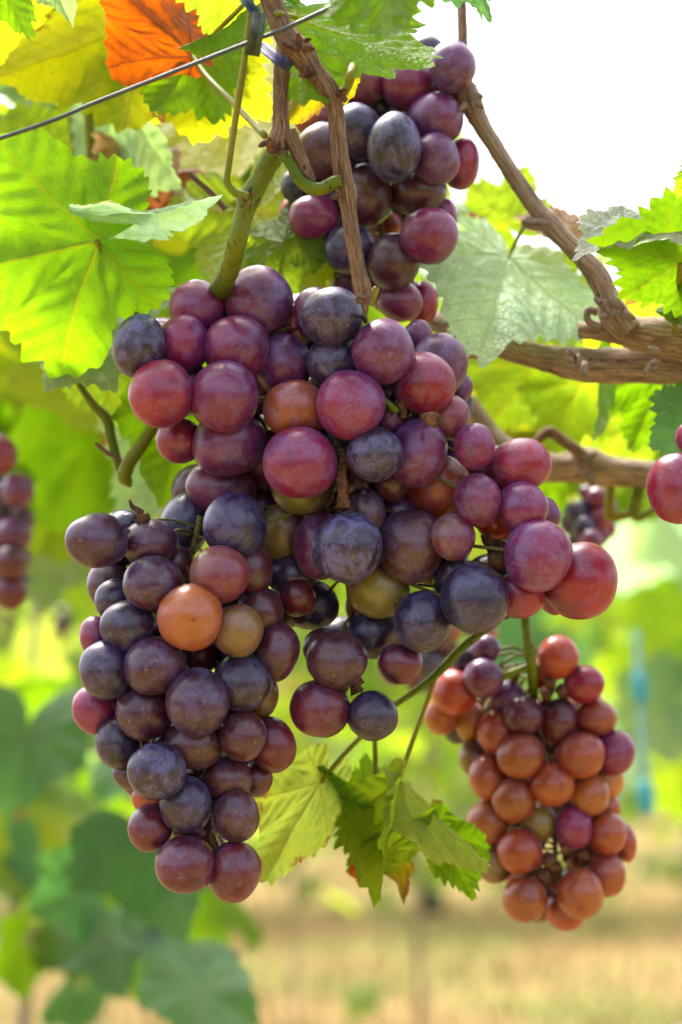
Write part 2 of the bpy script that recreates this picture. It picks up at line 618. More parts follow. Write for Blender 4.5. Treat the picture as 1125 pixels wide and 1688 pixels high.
def leaf_mesh(seed=0, fold=0.15, curl=0.2, wave=0.05, depth=0.7, teeth=0.06, hi=True, crumple=0.0, back=0.0, basal=1.0):
    key = (basal, seed, fold, curl, wave, depth, teeth, hi, crumple, back)
    if key in LEAF_CACHE:
        return LEAF_CACHE[key]
    rn = random.Random(seed * 7 + 3)
    NA = 288 if hi else 72
    NR = 20 if hi else 4
    asym = rn.uniform(-0.07, 0.07)
    verts, faces, edge, uvs = [], [], [], []
    ph = [rn.uniform(0, 6.28) for _ in range(6)]

    def deform(x, y, t):
        r = math.hypot(x, y)
        a = math.atan2(x, y)
        da = min(abs((a - v + math.pi) % (2 * math.pi) - math.pi) for v in VEINS)
        z = fold * abs(x) + 0.05 * math.sin(min(da, 0.6) / 0.6 * math.pi) * r
        z += wave * r * r * (math.sin(5 * a + ph[0]) + 0.6 * math.sin(9 * a + ph[1]))
        z += 0.035 * noise.noise(Vector((x * 3.2 + seed, y * 3.2, seed * 1.3))) + 0.014 * noise.noise(Vector((x * 9 + seed, y * 9, seed * 2.3)))
        if hi:
            vv_ = min(VEINS, key=lambda q: abs((a - q + math.pi) % (2 * math.pi) - math.pi))
            u_, v_ = r * math.cos(a - vv_), abs(r * math.sin(a - vv_))
            z += 0.0065 * math.sin(2 * math.pi * (u_ - 0.85 * v_) / 0.135) * min(1, v_ / 0.07) * min(1, r / 0.2)
        if crumple:
            n = noise.noise_vector(Vector((x * 2.6 + seed, y * 2.6, seed)))
            x, y, z = x + n.x * crumple * r, y + n.y * crumple * r, z + n.z * crumple * 1.6 * r
        # curl along the midrib: bend about the x axis
        if abs(curl) > 1e-4:
            k = curl
            th = k * y
            rad = 1 / k
            y2 = math.sin(th) * (rad - z)
            z2 = rad - math.cos(th) * (rad - z)
            y, z = y2, -z2 + 2 * z * 0 if False else z2 * -1 + 2 * z * math.cos(th)
        if back:
            k = back
            th = k * x
            rad = 1 / k
            x, z = math.sin(th) * (rad - z), z * math.cos(th) - rad * (1 - math.cos(th))
        return (x, y, z)

    tb_, acc = [], 0.0
    while acc < 2 * math.pi - 0.06:
        wd_ = rn.uniform(0.09, 0.24)
        tb_.append((acc, min(acc + wd_, 2 * math.pi), rn.uniform(0.45, 1.6) * (0.5 + wd_ / 0.24)))
        acc += wd_
    angs = [-math.pi + 2 * math.pi * i / NA for i in range(NA)]
    out = []
    for i, a in enumerate(angs):
        r = lobe(a, depth) * (1 + asym * math.sin(a)) * (1 + 0.04 * math.sin(3 * a + ph[2]))
        aa = a + math.pi
        t0, t1, am = next((q for q in tb_ if q[0] <= aa < q[1]), tb_[-1])
        tt = (aa - t0) / max(1e-6, t1 - t0)
        pk = 0.62 if a < 0 else 0.38
        saw = tt / pk if tt < pk else (1 - tt) / (1 - pk)
        amp = teeth * am * 1.15
        if basal != 1.0:
            q = min(1, max(0, (abs(a) - 1.15) / 0.6))
            r *= 1 + (basal - 1) * q * q * (3 - 2 * q)
        if abs(a) < 2.9:
            r *= 1 + amp * (saw - 0.45)
        out.append(r)
    verts.append(deform(0, 0, 0))
    flat = [(0.0, 0.0)]
    edge.append(0.0)
    for j in range(1, NR + 1):
        t = (j / NR) ** 0.85
        for i, a in enumerate(angs):
            sm = sum(out[(i + q) % NA] for q in range(-5, 6)) / 11 if hi else out[i]
            r = t * (sm + (out[i] - sm) * t ** 6)
            x, y = r * math.sin(a), r * math.cos(a)
            verts.append(deform(x, y, t))
            flat.append((x, y))
            edge.append(t)

    def fuv(idx, mid):
        v = min(VEINS, key=lambda q: abs((mid - q + math.pi) % (2 * math.pi) - math.pi))
        res = []
        for k in idx:
            x, y = flat[k]
            r = math.hypot(x, y)
            a = math.atan2(x, y) - v
            res.append((r * math.cos(a), r * math.sin(a)))
        return res

    for i in range(NA):
        i2 = (i + 1) % NA
        mid = angs[i] + math.pi / NA
        q = (0, 1 + i2, 1 + i)
        faces.append(q)
        uvs += fuv(q, mid)
        for j in range(NR - 1):
            b0, b1 = 1 + j * NA, 1 + (j + 1) * NA
            q = (b0 + i, b0 + i2, b1 + i2, b1 + i)
            faces.append(q)
            uvs += fuv(q, mid)
    me = mesh_from(verts, faces)
    ul = me.uv_layers.new(name='vein')
    ul.data.foreach_set('uv', [c for p in uvs for c in p])
    at = me.attributes.new('edge', 'FLOAT', 'POINT')
    at.data.foreach_set('value', edge)
    me.materials.append(M_LEAF)
    # top side is +z
    if me.polygons[0].normal.z < 0:
        me.flip_normals()
    LEAF_CACHE[key] = me
    return me


KINDS = {
    'green': ((.055, .14, .014), (.26, .52, .004)),
    'lime': ((.085, .17, .012), (.47, .69, .025)),
    'yellow': ((.20, .20, .01), (.86, .87, .015)),
    'dark': ((.036, .105, .055), (.09, .26, .05)),  # leaf in shade, the shade put into its colour
    'teal': ((.07, .17, .115), (.13, .32, .09)),
    'pale': ((.30, .42, .28), (.40, .60, .22)),  # glaucous top side with sunlight mixed into its colour
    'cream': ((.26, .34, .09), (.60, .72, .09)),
    'skylit': ((.52, .76, .54), (.55, .82, .48)),  # pale top side brightened, light from the sky put into the colour
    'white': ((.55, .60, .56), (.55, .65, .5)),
    'olive': ((.16, .14, .012), (.52, .42, .008)),
    'orange': ((.34, .07, .006), (1.0, .17, .001)),
    'brown': ((.30, .15, .08), (.45, .15, .05)),
    'tan': ((.45, .29, .20), (.45, .27, .15)),
}


def leaf(vine, J, T, kind='green', roll=0.0, under=True, width=1.0, dry=0.0, seed=None, petiole=None, prad=4.5, name='leaf', tint=1.0, label=None, **kw):
    """J, T: (x, y, depth) of the leaf's stalk end and of its tip."""
    j, t = (q if isinstance(q, Vector) else P(*q) for q in (J, T))
    yv = (t - j)
    L = yv.length
    yv.normalize()
    n = FWD if under else -FWD
    n = n - yv * n.dot(yv)
    if n.length < 1e-3:
        n = UP - yv * UP.dot(yv)
    n.normalize()
    n = Matrix.Rotation(R(roll), 3, yv) @ n
    xv = yv.cross(n)
    me = leaf_mesh(seed=random.randrange(5) if seed is None else seed, **kw)
    o = bpy.data.objects.new(name, me)
    COL.objects.link(o)
    m = Matrix.Identity(4)
    for i, (ax, s) in enumerate(((xv, L * width), (yv, L), (n, L))):
        for r in range(3):
            m[r][i] = ax[r] * s
    m.translation = j
    o.parent = vine
    o.matrix_basis = parent_matrix(vine).inverted() @ m
    a, b = KINDS[kind]
    f = tint * random.uniform(0.88, 1.12)
    o.color = (min(.8, a[0] * f), min(.8, a[1] * f), min(.8, a[2] * f), 1)
    o['glow'] = tuple(min(1, c * f) for c in b)
    o['dry'] = float(dry)
    o['vein'] = (.38, .2, .2) if kind in ('orange', 'brown') else (.75, .6, .5) if kind in ('cream', 'yellow') else (.9, .95, .8) if kind in ('skylit', 'pale', 'white') else (1.5, .82, .5)
    if label:
        o['label'] = label
    if petiole:
        tb = Tubes()
        pts = [(j, prad * 0.8 * pxm())] + [(P(*q) if not isinstance(q, Vector) else q, prad * pxm()) for q in petiole]
        tb.add(pts, sides=8, n=6)
        ob = tb.build('petiole', M_PETIOLE, None)
        ob.parent = o
        ob.matrix_parent_inverse = m.inverted()
    return o


# ------------------------------------------------------------------ vines
def vine_root(label, x, y, group='grape vines of the vineyard'):
    return thing('grape_vine', label, 'grape vine', (x, y, 0.0), group)


front_vine = vine_root('grape vine with a slender forking brown cane tied beside the wire above the big bunch', -0.28, 0.16)
right_vine = vine_root('grape vine with the thick pale brown horizontal arms at the right edge', 0.42, 0.22)
left_vine = vine_root('soft blurred grape vine with yellow green leaves behind the left side of the big bunch', -0.42, 0.65)
low_vine = vine_root('grape vine whose shaded dark bluish leaves hang low under the long dark bunch', -0.30, 1.0)

# trunks of the near vines, out of sight to the sides, that carry the arms
def trunk(vine, pts, name='trunk', mat=None, sides=16, **kw):
    tb = Tubes()
    tb.add(pts, sides=sides, n=6, ridge=0.05, bump=0.15, seed=len(pts))
    return tb.build(name, mat or M_TRUNK, vine)


# --- front cane (kept in focus)
CD = -0.03
def cane(vine, pts, dd, name, mat, sides=18, ridge=0.03, bump=0.1, seed=1, n=8):
    tb = Tubes()
    tb.add(tube_px(pts, dd), sides=sides, n=n, ridge=ridge, bump=bump, seed=seed)
    return tb.build(name, mat, vine)


cane(front_vine, [(436, -70, 18), (441, -20, 18), (456, 25, 18), (474, 62, 20), (497, 88, 23), (518, 118, 17), (541, 150, 19), (553, 180, 14.5), (558, 235, 14), (566, 290, 15), (572, 318, 17), (575, 345, 13), (583, 400, 12.5), (591, 445, 12.5), (597, 472, 15), (600, 488, 13), (602, 500, 9), (603, 506, 4)], CD, 'cane', M_CANE, seed=3, ridge=0.02, sides=28)
cane(front_vine, [(480, 55, 16, .004), (468, 95, 15), (464, 135, 13), (463, 180, 13), (464, 205, 14), (464, 218, 17), (461, 232, 18), (462, 245, 15), (456, 256, 11)], CD, 'spur', M_CANE, seed=5, ridge=0.02, sides=28)
cane(front_vine, [(478, 215, 11), (486, 238, 12), (495, 262, 12), (505, 284, 11), (514, 296, 8), (521, 299, 4)], CD - .002, 'spur', M_CANE, seed=8, ridge=0.05)
cane(front_vine, [(462, 240, 13), (452, 256, 17), (436, 283, 17), (420, 312, 17), (410, 330, 19), (402, 355, 16), (391, 400, 16), (381, 440, 16, .012), (371, 462, 17, .025), (360, 482, 18, .04), (345, 505, 17, .06)], CD + .012, 'shoot', M_SHOOT, seed=2, ridge=0.015, bump=0.14)
cane(front_vine, [(466, 252, 8), (480, 272, 9), (494, 296, 10), (515, 311, 11), (535, 310, 11), (551, 301, 11), (563, 298, 10)], CD - .004, 'stalk', M_SHOOT, seed=4, ridge=0.0, bump=0.05)
cane(front_vine, [(409, 325, 8), (397, 321, 8), (384, 314, 6), (375, 300, 5.5), (377, 275, 5.5), (385, 220, 5.5), (394, 160, 6), (402, 110, 5.5), (408, 60, 5), (413, 20, 5), (416, -30, 5)], CD + .006, 'tendril', M_PETIOLE, seed=6, ridge=0.0, bump=0.05)
cane(front_vine, [(566, 152, 9), (574, 140, 8), (580, 120, 8), (584, 102, 7.5, .012), (586, 85, 7, .03), (590, 55, 7, .04)], CD - .004, 'stalk', M_PETIOLE, seed=9, ridge=0.0, bump=0.05)
cane(front_vine, [(601, 497, 6), (602, 512, 4.5, .01), (603, 530, 4, .04)], CD + .004, 'stalk', M_SHOOT, seed=9, ridge=0.0, bump=0.05)
cane(front_vine, [(606, 500, 9), (614, 488, 8), (622, 474, 5)], CD + .004, 'bud', M_PETIOLE, seed=12, ridge=0.0)


def flakes(vine, x, y, dd, n, size, seed, name='bark_flake', mat=None):
    rn = random.Random(seed)
    for i in range(n):
        a = rn.uniform(0, 6.28)
        c = Vector((x + rn.uniform(-12, 12), y + rn.uniform(-14, 14), 0))
        ln = size * rn.uniform(0.6, 1.3)
        d = Vector((math.cos(a), math.sin(a), rn.uniform(-.4, .2)))
        q = Vector((-d.y, d.x, 0)) * ln * 0.28
        v = []
        for k, (t, wd) in enumerate(((0, .7), (.35, 1), (.7, .8), (1, .25))):
            m = c + d * ln * t + Vector((0, 0, -0.35 * ln * t * t))
            for s in (-1, 1):
                z = (m.z + s * 2) * 0.0002 + dd - 0.002
                v.append(P(m.x + q.x * wd * s, m.y + q.y * wd * s, z))
        for k in range(4):
            v.append(v[2 * k] + FWD * 0.0006)
            v.append(v[2 * k + 1] + FWD * 0.0006)
        f = []
        for k in range(3):
            f.append((2 * k, 2 * k + 1, 2 * k + 3, 2 * k + 2))
            f.append((8 + 2 * k, 10 + 2 * k, 11 + 2 * k, 9 + 2 * k))
            f.append((2 * k, 2 * k + 2, 10 + 2 * k, 8 + 2 * k))
            f.append((2 * k + 1, 9 + 2 * k, 11 + 2 * k, 3 + 2 * k))
        f += [(0, 8, 9, 1), (6, 7, 15, 14)]
        inv = parent_matrix(vine).inverted()
        me = mesh_from([tuple(inv @ p) for p in v], f, True)
        o = bpy.data.objects.new(name, me)
        COL.objects.link(o)
        me.materials.append(mat or M_KNOB)
        o.parent = vine


flakes(front_vine, 455, 240, CD - .002, 7, 22, 1)
flakes(front_vine, 490, 80, CD - .003, 5, 20, 2)
flakes(front_vine, 505, 112, CD - .003, 4, 20, 3)
flakes(front_vine, 552, 310, CD - .003, 3, 16, 4)
flakes(front_vine, 566, 158, CD - .003, 3, 16, 5)
flakes(front_vine, 600, 488, CD - .003, 5, 15, 7, mat=M_CANE)
flakes(front_vine, 406, 326, CD + .002, 3, 13, 6)

# --- right vine: cordon arms
RD = 0.07
trunk(right_vine, [(Vector((0.42, 0.22, -0.05)), 0.03), (Vector((0.43, 0.21, 0.6)), 0.026), (Vector((0.41, 0.19, 1.1)), 0.025), (P(1700, 640, RD + .03), 0.02), (P(1500, 600, RD), 0.012)])
cane(right_vine, [(1560, 625, 50, .02), (1300, 580, 42), (1180, 575, 36), (1125, 560, 34), (1060, 552, 29), (1010, 546, 21), (975, 545, 15), (954, 546, 13)], RD, 'arm', M_WOOD, seed=11, sides=28, ridge=0.025, bump=0.12)
cane(right_vine, [(1300, 580, 30, .01), (1180, 610, 30), (1110, 606, 28), (1060, 602, 29), (1000, 602, 30), (955, 600, 28), (900, 590, 22), (850, 578, 20), (800, 562, 20), (757, 546, 19), (700, 520, 17, .02)], RD + .012, 'arm', M_WOOD, seed=13, sides=28, ridge=0.025, bump=0.1)
cane(right_vine, [(1035, 548, 24), (1012, 520, 25), (1002, 490, 19), (985, 455, 19), (950, 415, 15.5), (905, 368, 18), (885, 345, 14.5), (850, 295, 14), (815, 240, 13.5), (792, 203, 15), (778, 172, 19), (770, 150, 18), (765, 120, 9), (763, 60, 8), (760, -40, 8)], RD - .005, 'cane', M_WOOD, seed=17, sides=28, ridge=0.025, bump=0.12)
cane(right_vine, [(905, 372, 10), (885, 370, 11), (868, 366, 9), (860, 365, 5)], RD - .008, 'spur', M_WOOD, seed=19)
cane(right_vine, [(776, 160, 8), (788, 158, 6), (796, 162, 4)], RD - .012, 'spur', M_WOOD, seed=20)
cane(right_vine, [(985, 515, 7), (972, 512, 6), (968, 522, 6), (974, 532, 6), (990, 538, 6)], RD - .02, 'bark_strip', M_WOOD, seed=21)
flakes(right_vine, 1010, 505, RD - .012, 6, 26, 11, mat=M_WOOD)
flakes(right_vine, 1085, 590, RD - .012, 5, 24, 12, mat=M_WOOD)
flakes(right_vine, 960, 590, RD - .01, 4, 22, 13, mat=M_WOOD)
flakes(right_vine, 775, 160, RD - .012, 4, 18, 14, mat=M_WOOD)
# lower arm, softer
LD = 0.16
cane(right_vine, [(1560, 625, 50, -.05), (1380, 770, 36), (1200, 792, 26), (1120, 786, 24), (1060, 782, 23), (1000, 776, 26), (965, 766, 30), (930, 772, 25), (880, 768, 25), (840, 750, 25), (810, 722, 20), (790, 690, 16), (775, 665, 13), (750, 640, 12)], LD, 'arm', M_WOOD, seed=23, sides=28, ridge=0.025, bump=0.1)
cane(right_vine, [(965, 760, 14), (950, 742, 10), (925, 724, 9), (908, 712, 9), (895, 718, 8), (880, 732, 7)], LD - .015, 'spur', M_CANE, seed=25)
flakes(right_vine, 965, 765, LD - .018, 6, 24, 15, mat=M_WOOD)
cane(right_vine, [(1055, 790, 8), (1052, 815, 9), (1045, 845, 9), (1056, 852, 7), (1080, 838, 6)], LD, 'tendril', M_SHOOT, seed=27, ridge=0)
cane(right_vine, [(1045, 845, 7), (1025, 850, 8), (1003, 852, 7), (1004, 835, 8), (1008, 800, 8)], LD + .01, 'tendril', M_PETIOLE, seed=28, ridge=0)

# ------------------------------------------------------------------ hero leaves
# big underside leaf on the left
leaf(front_vine, (160, 398, .022), (-120, 462, .05), 'green', tint=1.5, roll=-10, width=0.86, seed=1, under=True, fold=0.10, curl=0.12, wave=0.06, depth=0.5, basal=0.62,
     petiole=[(180, 430, .03), (205, 480, .04), (228, 525, .07)], prad=6.5, dry=-0.2)
leaf(front_vine, (130, 345, .02), (342, 366, .0), 'skylit', roll=78, width=0.5, basal=.15, seed=2, under=False, fold=0.1, curl=0.25, wave=0.05, depth=0.3)
# leaf over the upper bunch, top right of centre
leaf(front_vine, (488, 28, -.015), (718, 117, -.035), 'green', roll=-32, width=0.74, basal=0.3, seed=3, under=True, fold=0.12, curl=0.15, wave=0.04, depth=0.55, tint=1.25,
     petiole=[(470, 24, -.03), (455, 22, -.035)], prad=5)
leaf(front_vine, (635, -75, -.08), (652, 76, -.095), 'green', roll=12, width=0.72, seed=0, under=True, fold=0.15, curl=0.2, wave=0.04, depth=0.5, tint=0.85)
leaf(front_vine, (760, -90, -.02), (812, 46, -.02), 'teal', roll=-50, width=0.7, seed=4, under=True, fold=0.2, curl=0.2, wave=0.05, depth=0.4, tint=1.2)
leaf(front_vine, (552, 75, .0), (482, 205, .012), 'olive', roll=20, width=0.62, basal=.5, seed=2, under=True, fold=0.14, curl=0.2, wave=0.05, depth=0.4, dry=0.18, label='yellowed leaf with brown margin')
# orange leaf and the ones around it at the top left
leaf(front_vine, (318, 92, .03), (165, -45, .03), 'orange', roll=30, width=0.72, basal=.3, seed=1, under=True, fold=0.2, curl=0.2, wave=0.06, depth=0.25, teeth=0.03, crumple=0.05, label='dried orange leaf',
     petiole=[(340, 125, .02), (385, 170, .0), (437, 224, CD)], prad=5.5)
leaf(front_vine, (318, 95, .06), (395, 145, .065), 'orange', roll=-20, width=.55, basal=.5, seed=3, under=True, fold=0.2, curl=0.1, depth=0.2, teeth=0.03, label='dried orange leaf')
leaf(front_vine, (325, 92, .05), (250, 195, .035), 'green', roll=-10, width=0.85, seed=0, under=True, fold=0.1, curl=0.2, wave=0.05, depth=0.5, tint=1.3, petiole=[(350, 60, .03), (400, 10, 0)], prad=4)
leaf(front_vine, (322, 95, .06), (455, 195, .07), 'yellow', roll=10, width=.85, seed=4, under=True, fold=0.06, curl=0.1, wave=0.05, depth=0.35)
leaf(front_vine, (255, 20, .08), (15, 135, .09), 'yellow', roll=12, width=.85, seed=2, under=True, fold=0.08, curl=0.1, wave=0.06, depth=0.35)
leaf(front_vine, (120, -60, .09), (-60, 110, .1), 'yellow', roll=-10, width=1.0, seed=3, under=True, fold=0.08, curl=0.1, wave=0.05, depth=0.35)
leaf(front_vine, (-30, -70, .0), (58, 62, .0), 'green', roll=30, width=0.7, seed=1, under=True, fold=0.12, curl=0.2, wave=0.05, depth=0.6)
leaf(front_vine, (70, -40, .02), (125, 30, .02), 'pale', roll=-40, width=0.8, seed=2, under=False, fold=0.12, curl=0.3, wave=0.05, depth=0.4)
leaf(front_vine, (430, 5, .0), (318, 92, .015), 'green', roll=55, width=0.62, seed=2, under=True, fold=0.2, curl=0.2, wave=0.05, depth=0.5)
leaf(front_vine, (385, -60, .02), (352, 75, .03), 'lime', roll=-20, width=0.8, seed=0, under=True, fold=0.12, curl=0.2, depth=0.5)
leaf(front_vine, (200, 165, .13), (300, 318, .10), 'pale', roll=60, width=0.8, seed=4, under=False, fold=0.35, curl=0.2, wave=0.06, depth=0.4)
leaf(front_vine, (160, 60, .1), (122, 128, .1), 'pale', roll=55, width=0.7, seed=1, under=False, fold=0.3, curl=0.2, depth=0.4, tint=.7)
leaf(front_vine, (238, 270, .13), (205, 350, .12), 'tan', roll=15, width=1.1, seed=7, under=False, fold=0.3, curl=0.7, depth=0.4, crumple=0.33, label='crumpled dead leaf')
leaf(front_vine, (268, 300, .14), (258, 365, .13), 'brown', roll=-15, width=1.0, seed=8, under=False, fold=0.3, curl=0.7, depth=0.4, crumple=0.35, label='crumpled dead leaf')
leaf(front_vine, (478, 350, .12), (412, 390, .12), 'orange', roll=35, width=0.75, seed=3, under=True, fold=0.2, curl=0.3, depth=0.25, crumple=0.12, tint=.9, label='dried orange leaf')
leaf(front_vine, (470, 400, .06), (378, 478, .07), 'lime', roll=30, width=0.8, seed=0, under=True, fold=0.2, curl=0.2, depth=0.5)
leaf(front_vine, (430, 345, .09), (520, 505, .06), 'lime', roll=-12, width=0.8, seed=1, under=True, fold=0.1, curl=0.2, depth=0.5)
leaf(front_vine, (60, 300, .16), (175, 180, .17), 'lime', roll=10, width=0.9, seed=1, under=True, fold=0.1, curl=0.2, depth=0.5)
leaf(front_vine, (150, 560, .07), (70, 640, .06), 'pale', roll=30, width=1.1, seed=0, under=False, fold=0.1, curl=0.3, wave=0.08, depth=0.5)
leaf(front_vine, (205, 490, .09), (60, 560, .08), 'pale', roll=40, width=0.8, seed=2, under=False, fold=0.1, curl=0.3, wave=0.08, depth=0.5)
leaf(front_vine, (165, 610, .11), (290, 660, .1), 'lime', roll=20, width=0.8, seed=3, under=True, fold=0.1, curl=0.3, depth=0.5)
leaf(front_vine, (320, 640, .08), (262, 830, .07), 'green', roll=-15, width=0.75, seed=2, under=True, fold=0.1, curl=0.2, depth=0.5, tint=0.95)
leaf(front_vine, (100, 575, .06), (160, 625, .07), 'green', roll=10, width=0.6, seed=4, under=True, fold=0.1, curl=0.2, depth=0.5, tint=0.8)
leaf(front_vine, (300, 705, .2), (190, 850, .2), 'pale', roll=20, width=0.9, seed=1, under=False, fold=0.1, curl=0.3, depth=0.5)
cane(front_vine, [(100, 578, 4), (125, 625, 5), (155, 668, 7), (176, 690, 9), (184, 722, 8), (198, 770, 8), (212, 788, 10)], .075, 'shoot', M_SHOOT, seed=31, ridge=0)
cane(front_vine, [(262, 690, 9), (240, 725, 10), (215, 760, 12), (206, 783, 12), (211, 795, 9), (215, 803, 3)], .07, 'shoot', M_PETIOLE, seed=33, ridge=0)
cane(front_vine, [(158, 731, 3), (180, 748, 4), (200, 758, 4)], .072, 'tendril', M_CANE, seed=34, ridge=0)
cane(front_vine, [(70, 310, 10), (160, 325, 11), (250, 350, 11), (330, 362, 10), (400, 330, 9, -.05)], .14, 'shoot', M_PETIOLE, seed=35, ridge=0)
cane(front_vine, [(145, 130, 8), (148, 220, 8), (158, 320, 9)], .14, 'shoot', M_PETIOLE, seed=36, ridge=0)
cane(front_vine, [(118, 190, 7), (125, 250, 7), (132, 305, 8)], .16, 'shoot', M_PETIOLE, seed=37, ridge=0)
cane(front_vine, [(205, 212, 5), (180, 248, 6), (158, 275, 6)], .14, 'petiole', M_PETIOLE, seed=38, ridge=0)
cane(front_vine, [(310, 285, 4), (345, 315, 5), (372, 345, 5)], .06, 'tendril', M_CANE, seed=39, ridge=0)

# right side leaves
leaf(right_vine, (836, 430, .10), (800, 572, .05), 'skylit', roll=-8, width=.92, basal=.55, seed=1, under=False, fold=0.14, curl=0.25, wave=0.06, depth=0.4, tint=1.05, petiole=[(850, 400, .1), (868, 366, .07)], prad=4)
leaf(right_vine, (835, 370, .2), (768, 300, .21), 'lime', roll=-10, width=1.0, seed=4, under=True, fold=0.15, curl=0.1, depth=0.8, dry=0.05)
leaf(right_vine, (845, 440, .26), (745, 400, .26), 'white', roll=60, width=0.9, seed=3, under=False, fold=0.2, curl=0.2, depth=0.5)
leaf(right_vine, (930, 390, .11), (850, 350, .12), 'tan', roll=50, width=0.8, seed=3, under=False, fold=0.2, curl=0.2, depth=0.5)
leaf(right_vine, (1122, 435, .0), (982, 388, .0), 'green', roll=-38, width=1.0, seed=2, under=True, fold=0.16, curl=0.2, wave=0.06, depth=0.55, tint=.62, teeth=0.11, petiole=[(1120, 470, .01), (1117, 505, .04), (1110, 560, .07)], prad=6)
leaf(right_vine, (1035, 380, .01), (940, 408, .0), 'white', roll=58, width=0.8, seed=0, under=False, fold=0.2, curl=0.5, depth=0.4)
leaf(right_vine, (1150, 385, -.005), (1040, 392, -.01), 'white', roll=70, width=0.7, seed=0, under=False, fold=0.1, curl=0.3, depth=0.4)
leaf(right_vine, (1190, 330, .02), (1085, 350, .02), 'lime', roll=10, width=1.0, seed=1, under=True, fold=0.1, curl=0.2, depth=0.4)
leaf(right_vine, (1160, 285, .02), (1110, 300, .02), 'lime', roll=10, width=1.0, seed=3, under=True, fold=0.1, curl=0.2, depth=0.4)
leaf(right_vine, (1130, 470, .10), (1000, 520, .09), 'lime', roll=-10, width=0.8, seed=4, under=True, fold=0.1, curl=0.2, depth=0.4)
leaf(right_vine, (1170, 490, .06), (1085, 528, .05), 'green', roll=40, width=0.8, seed=2, under=True, fold=0.1, curl=0.2, depth=0.4, tint=.8)
leaf(right_vine, (890, 490, .2), (960, 575, .18), 'lime', roll=10, width=0.9, seed=3, under=True, fold=0.1, curl=0.2, depth=0.6, dry=0.05)
leaf(right_vine, (985, 625, .13), (993, 725, .12), 'green', roll=78, width=0.6, seed=2, under=True, fold=0.2, curl=0.2, depth=0.4)
leaf(right_vine, (1095, 620, .13), (1040, 745, .14), 'green', roll=10, width=0.8, seed=0, under=True, fold=0.2, curl=0.2, depth=0.5, petiole=[(1100, 600, .1), (1105, 590, .08)], prad=6)
leaf(right_vine, (1170, 610, .15), (1080, 700, .16), 'green', roll=-10, width=0.9, seed=1, under=True, fold=0.1, curl=0.2, depth=0.5)
leaf(right_vine, (1150, 690, .07), (1068, 738, .06), 'teal', roll=10, width=0.9, seed=4, under=False, fold=0.1, curl=0.2, depth=0.4, tint=1.5)
leaf(right_vine, (960, 630, .2), (905, 745, .2), 'lime', roll=10, width=1.0, seed=2, under=True, fold=0.1, curl=0.2, depth=0.5)
leaf(right_vine, (880, 600, .22), (800, 720, .22), 'lime', roll=10, width=1.0, seed=4, under=True, fold=0.1, curl=0.2, depth=0.5)
leaf(right_vine, (1030, 650, .24), (1050, 790, .24), 'lime', roll=-10, width=1.0, seed=0, under=True, fold=0.1, curl=0.2, depth=0.5)
leaf(right_vine, (905, 790, .25), (890, 880, .25), 'green', roll=10, width=0.5, seed=3, under=True, fold=0.1, curl=0.2, depth=0.5)

# leaves hanging under the big bunch
BD = 0.06
leaf(front_vine, (529, 1291, BD), (436, 1448, BD - .005), 'cream', roll=-24, width=0.66, basal=.6, seed=1, under=True, fold=0.16, curl=0.12, wave=0.05, depth=0.25, dry=0.16, teeth=.04, label='pale leaf with brown scorched edge',
     petiole=[(545, 1270, BD), (575, 1235, BD), (650, 1160, BD)], prad=4.5)
leaf(front_vine, (531, 1290, BD + .004), (608, 1410, BD + .02), 'green', roll=62, width=0.6, basal=.4, seed=2, under=True, fold=0.2, curl=0.2, depth=0.3, dry=0.1, tint=.7)
leaf(front_vine, (618, 1335, BD + .03), (606, 1235, BD + .04), 'green', roll=30, width=0.6, seed=0, under=False, fold=0.1, curl=0.2, depth=0.5, tint=.75)
leaf(front_vine, (660, 1284, BD), (612, 1490, BD - .01), 'lime', roll=58, width=0.5, basal=.3, seed=3, under=False, fold=0.35, curl=0.15, wave=0.05, depth=0.4, tint=.85,
     petiole=[(666, 1262, BD), (690, 1195, BD), (719, 1115, BD)], prad=4.5)
leaf(front_vine, (660, 1284, BD), (806, 1440, BD - .012), 'cream', roll=-62, width=0.42, basal=.3, seed=0, under=True, fold=0.2, curl=0.1, depth=0.2, teeth=.03)
leaf(front_vine, (722, 1368, BD + .004), (784, 1490, BD), 'green', roll=-20, width=0.52, basal=.6, seed=4, under=False, fold=0.25, curl=0.15, wave=0.05, depth=0.2, tint=.95)
leaf(front_vine, (640, 1395, BD), (712, 1345, BD - .01), 'lime', roll=10, width=0.5, seed=2, under=False, fold=0.2, curl=0.3, depth=0.3, tint=.8)
leaf(front_vine, (618, 1385, BD + .01), (572, 1440, BD + .01), 'green', roll=20, width=0.7, seed=1, under=False, fold=0.2, curl=0.3, depth=0.5, dry=0.18, tint=.7)
leaf(front_vine, (598, 1425, BD + .008), (594, 1465, BD + .005), 'orange', roll=0, width=0.7, seed=3, under=True, fold=0.2, curl=0.3, depth=0.4)
leaf(front_vine, (645, 1410, BD + .02), (674, 1480, BD + .02), 'olive', roll=30, width=0.5, seed=2, under=True, fold=0.2, curl=0.4, depth=0.5, dry=0.35)
cane(front_vine, [(618, 1215, 4), (619, 1270, 4.5), (617, 1335, 5)], BD + .02, 'petiole', M_PETIOLE, seed=41, ridge=0)
cane(front_vine, [(880, 960, 9, .0), (820, 1020, 8), (765, 1065, 8), (719, 1112, 7), (690, 1135, 6), (648, 1164, 5)], BD, 'shoot', M_SHOOT, seed=42, ridge=0)

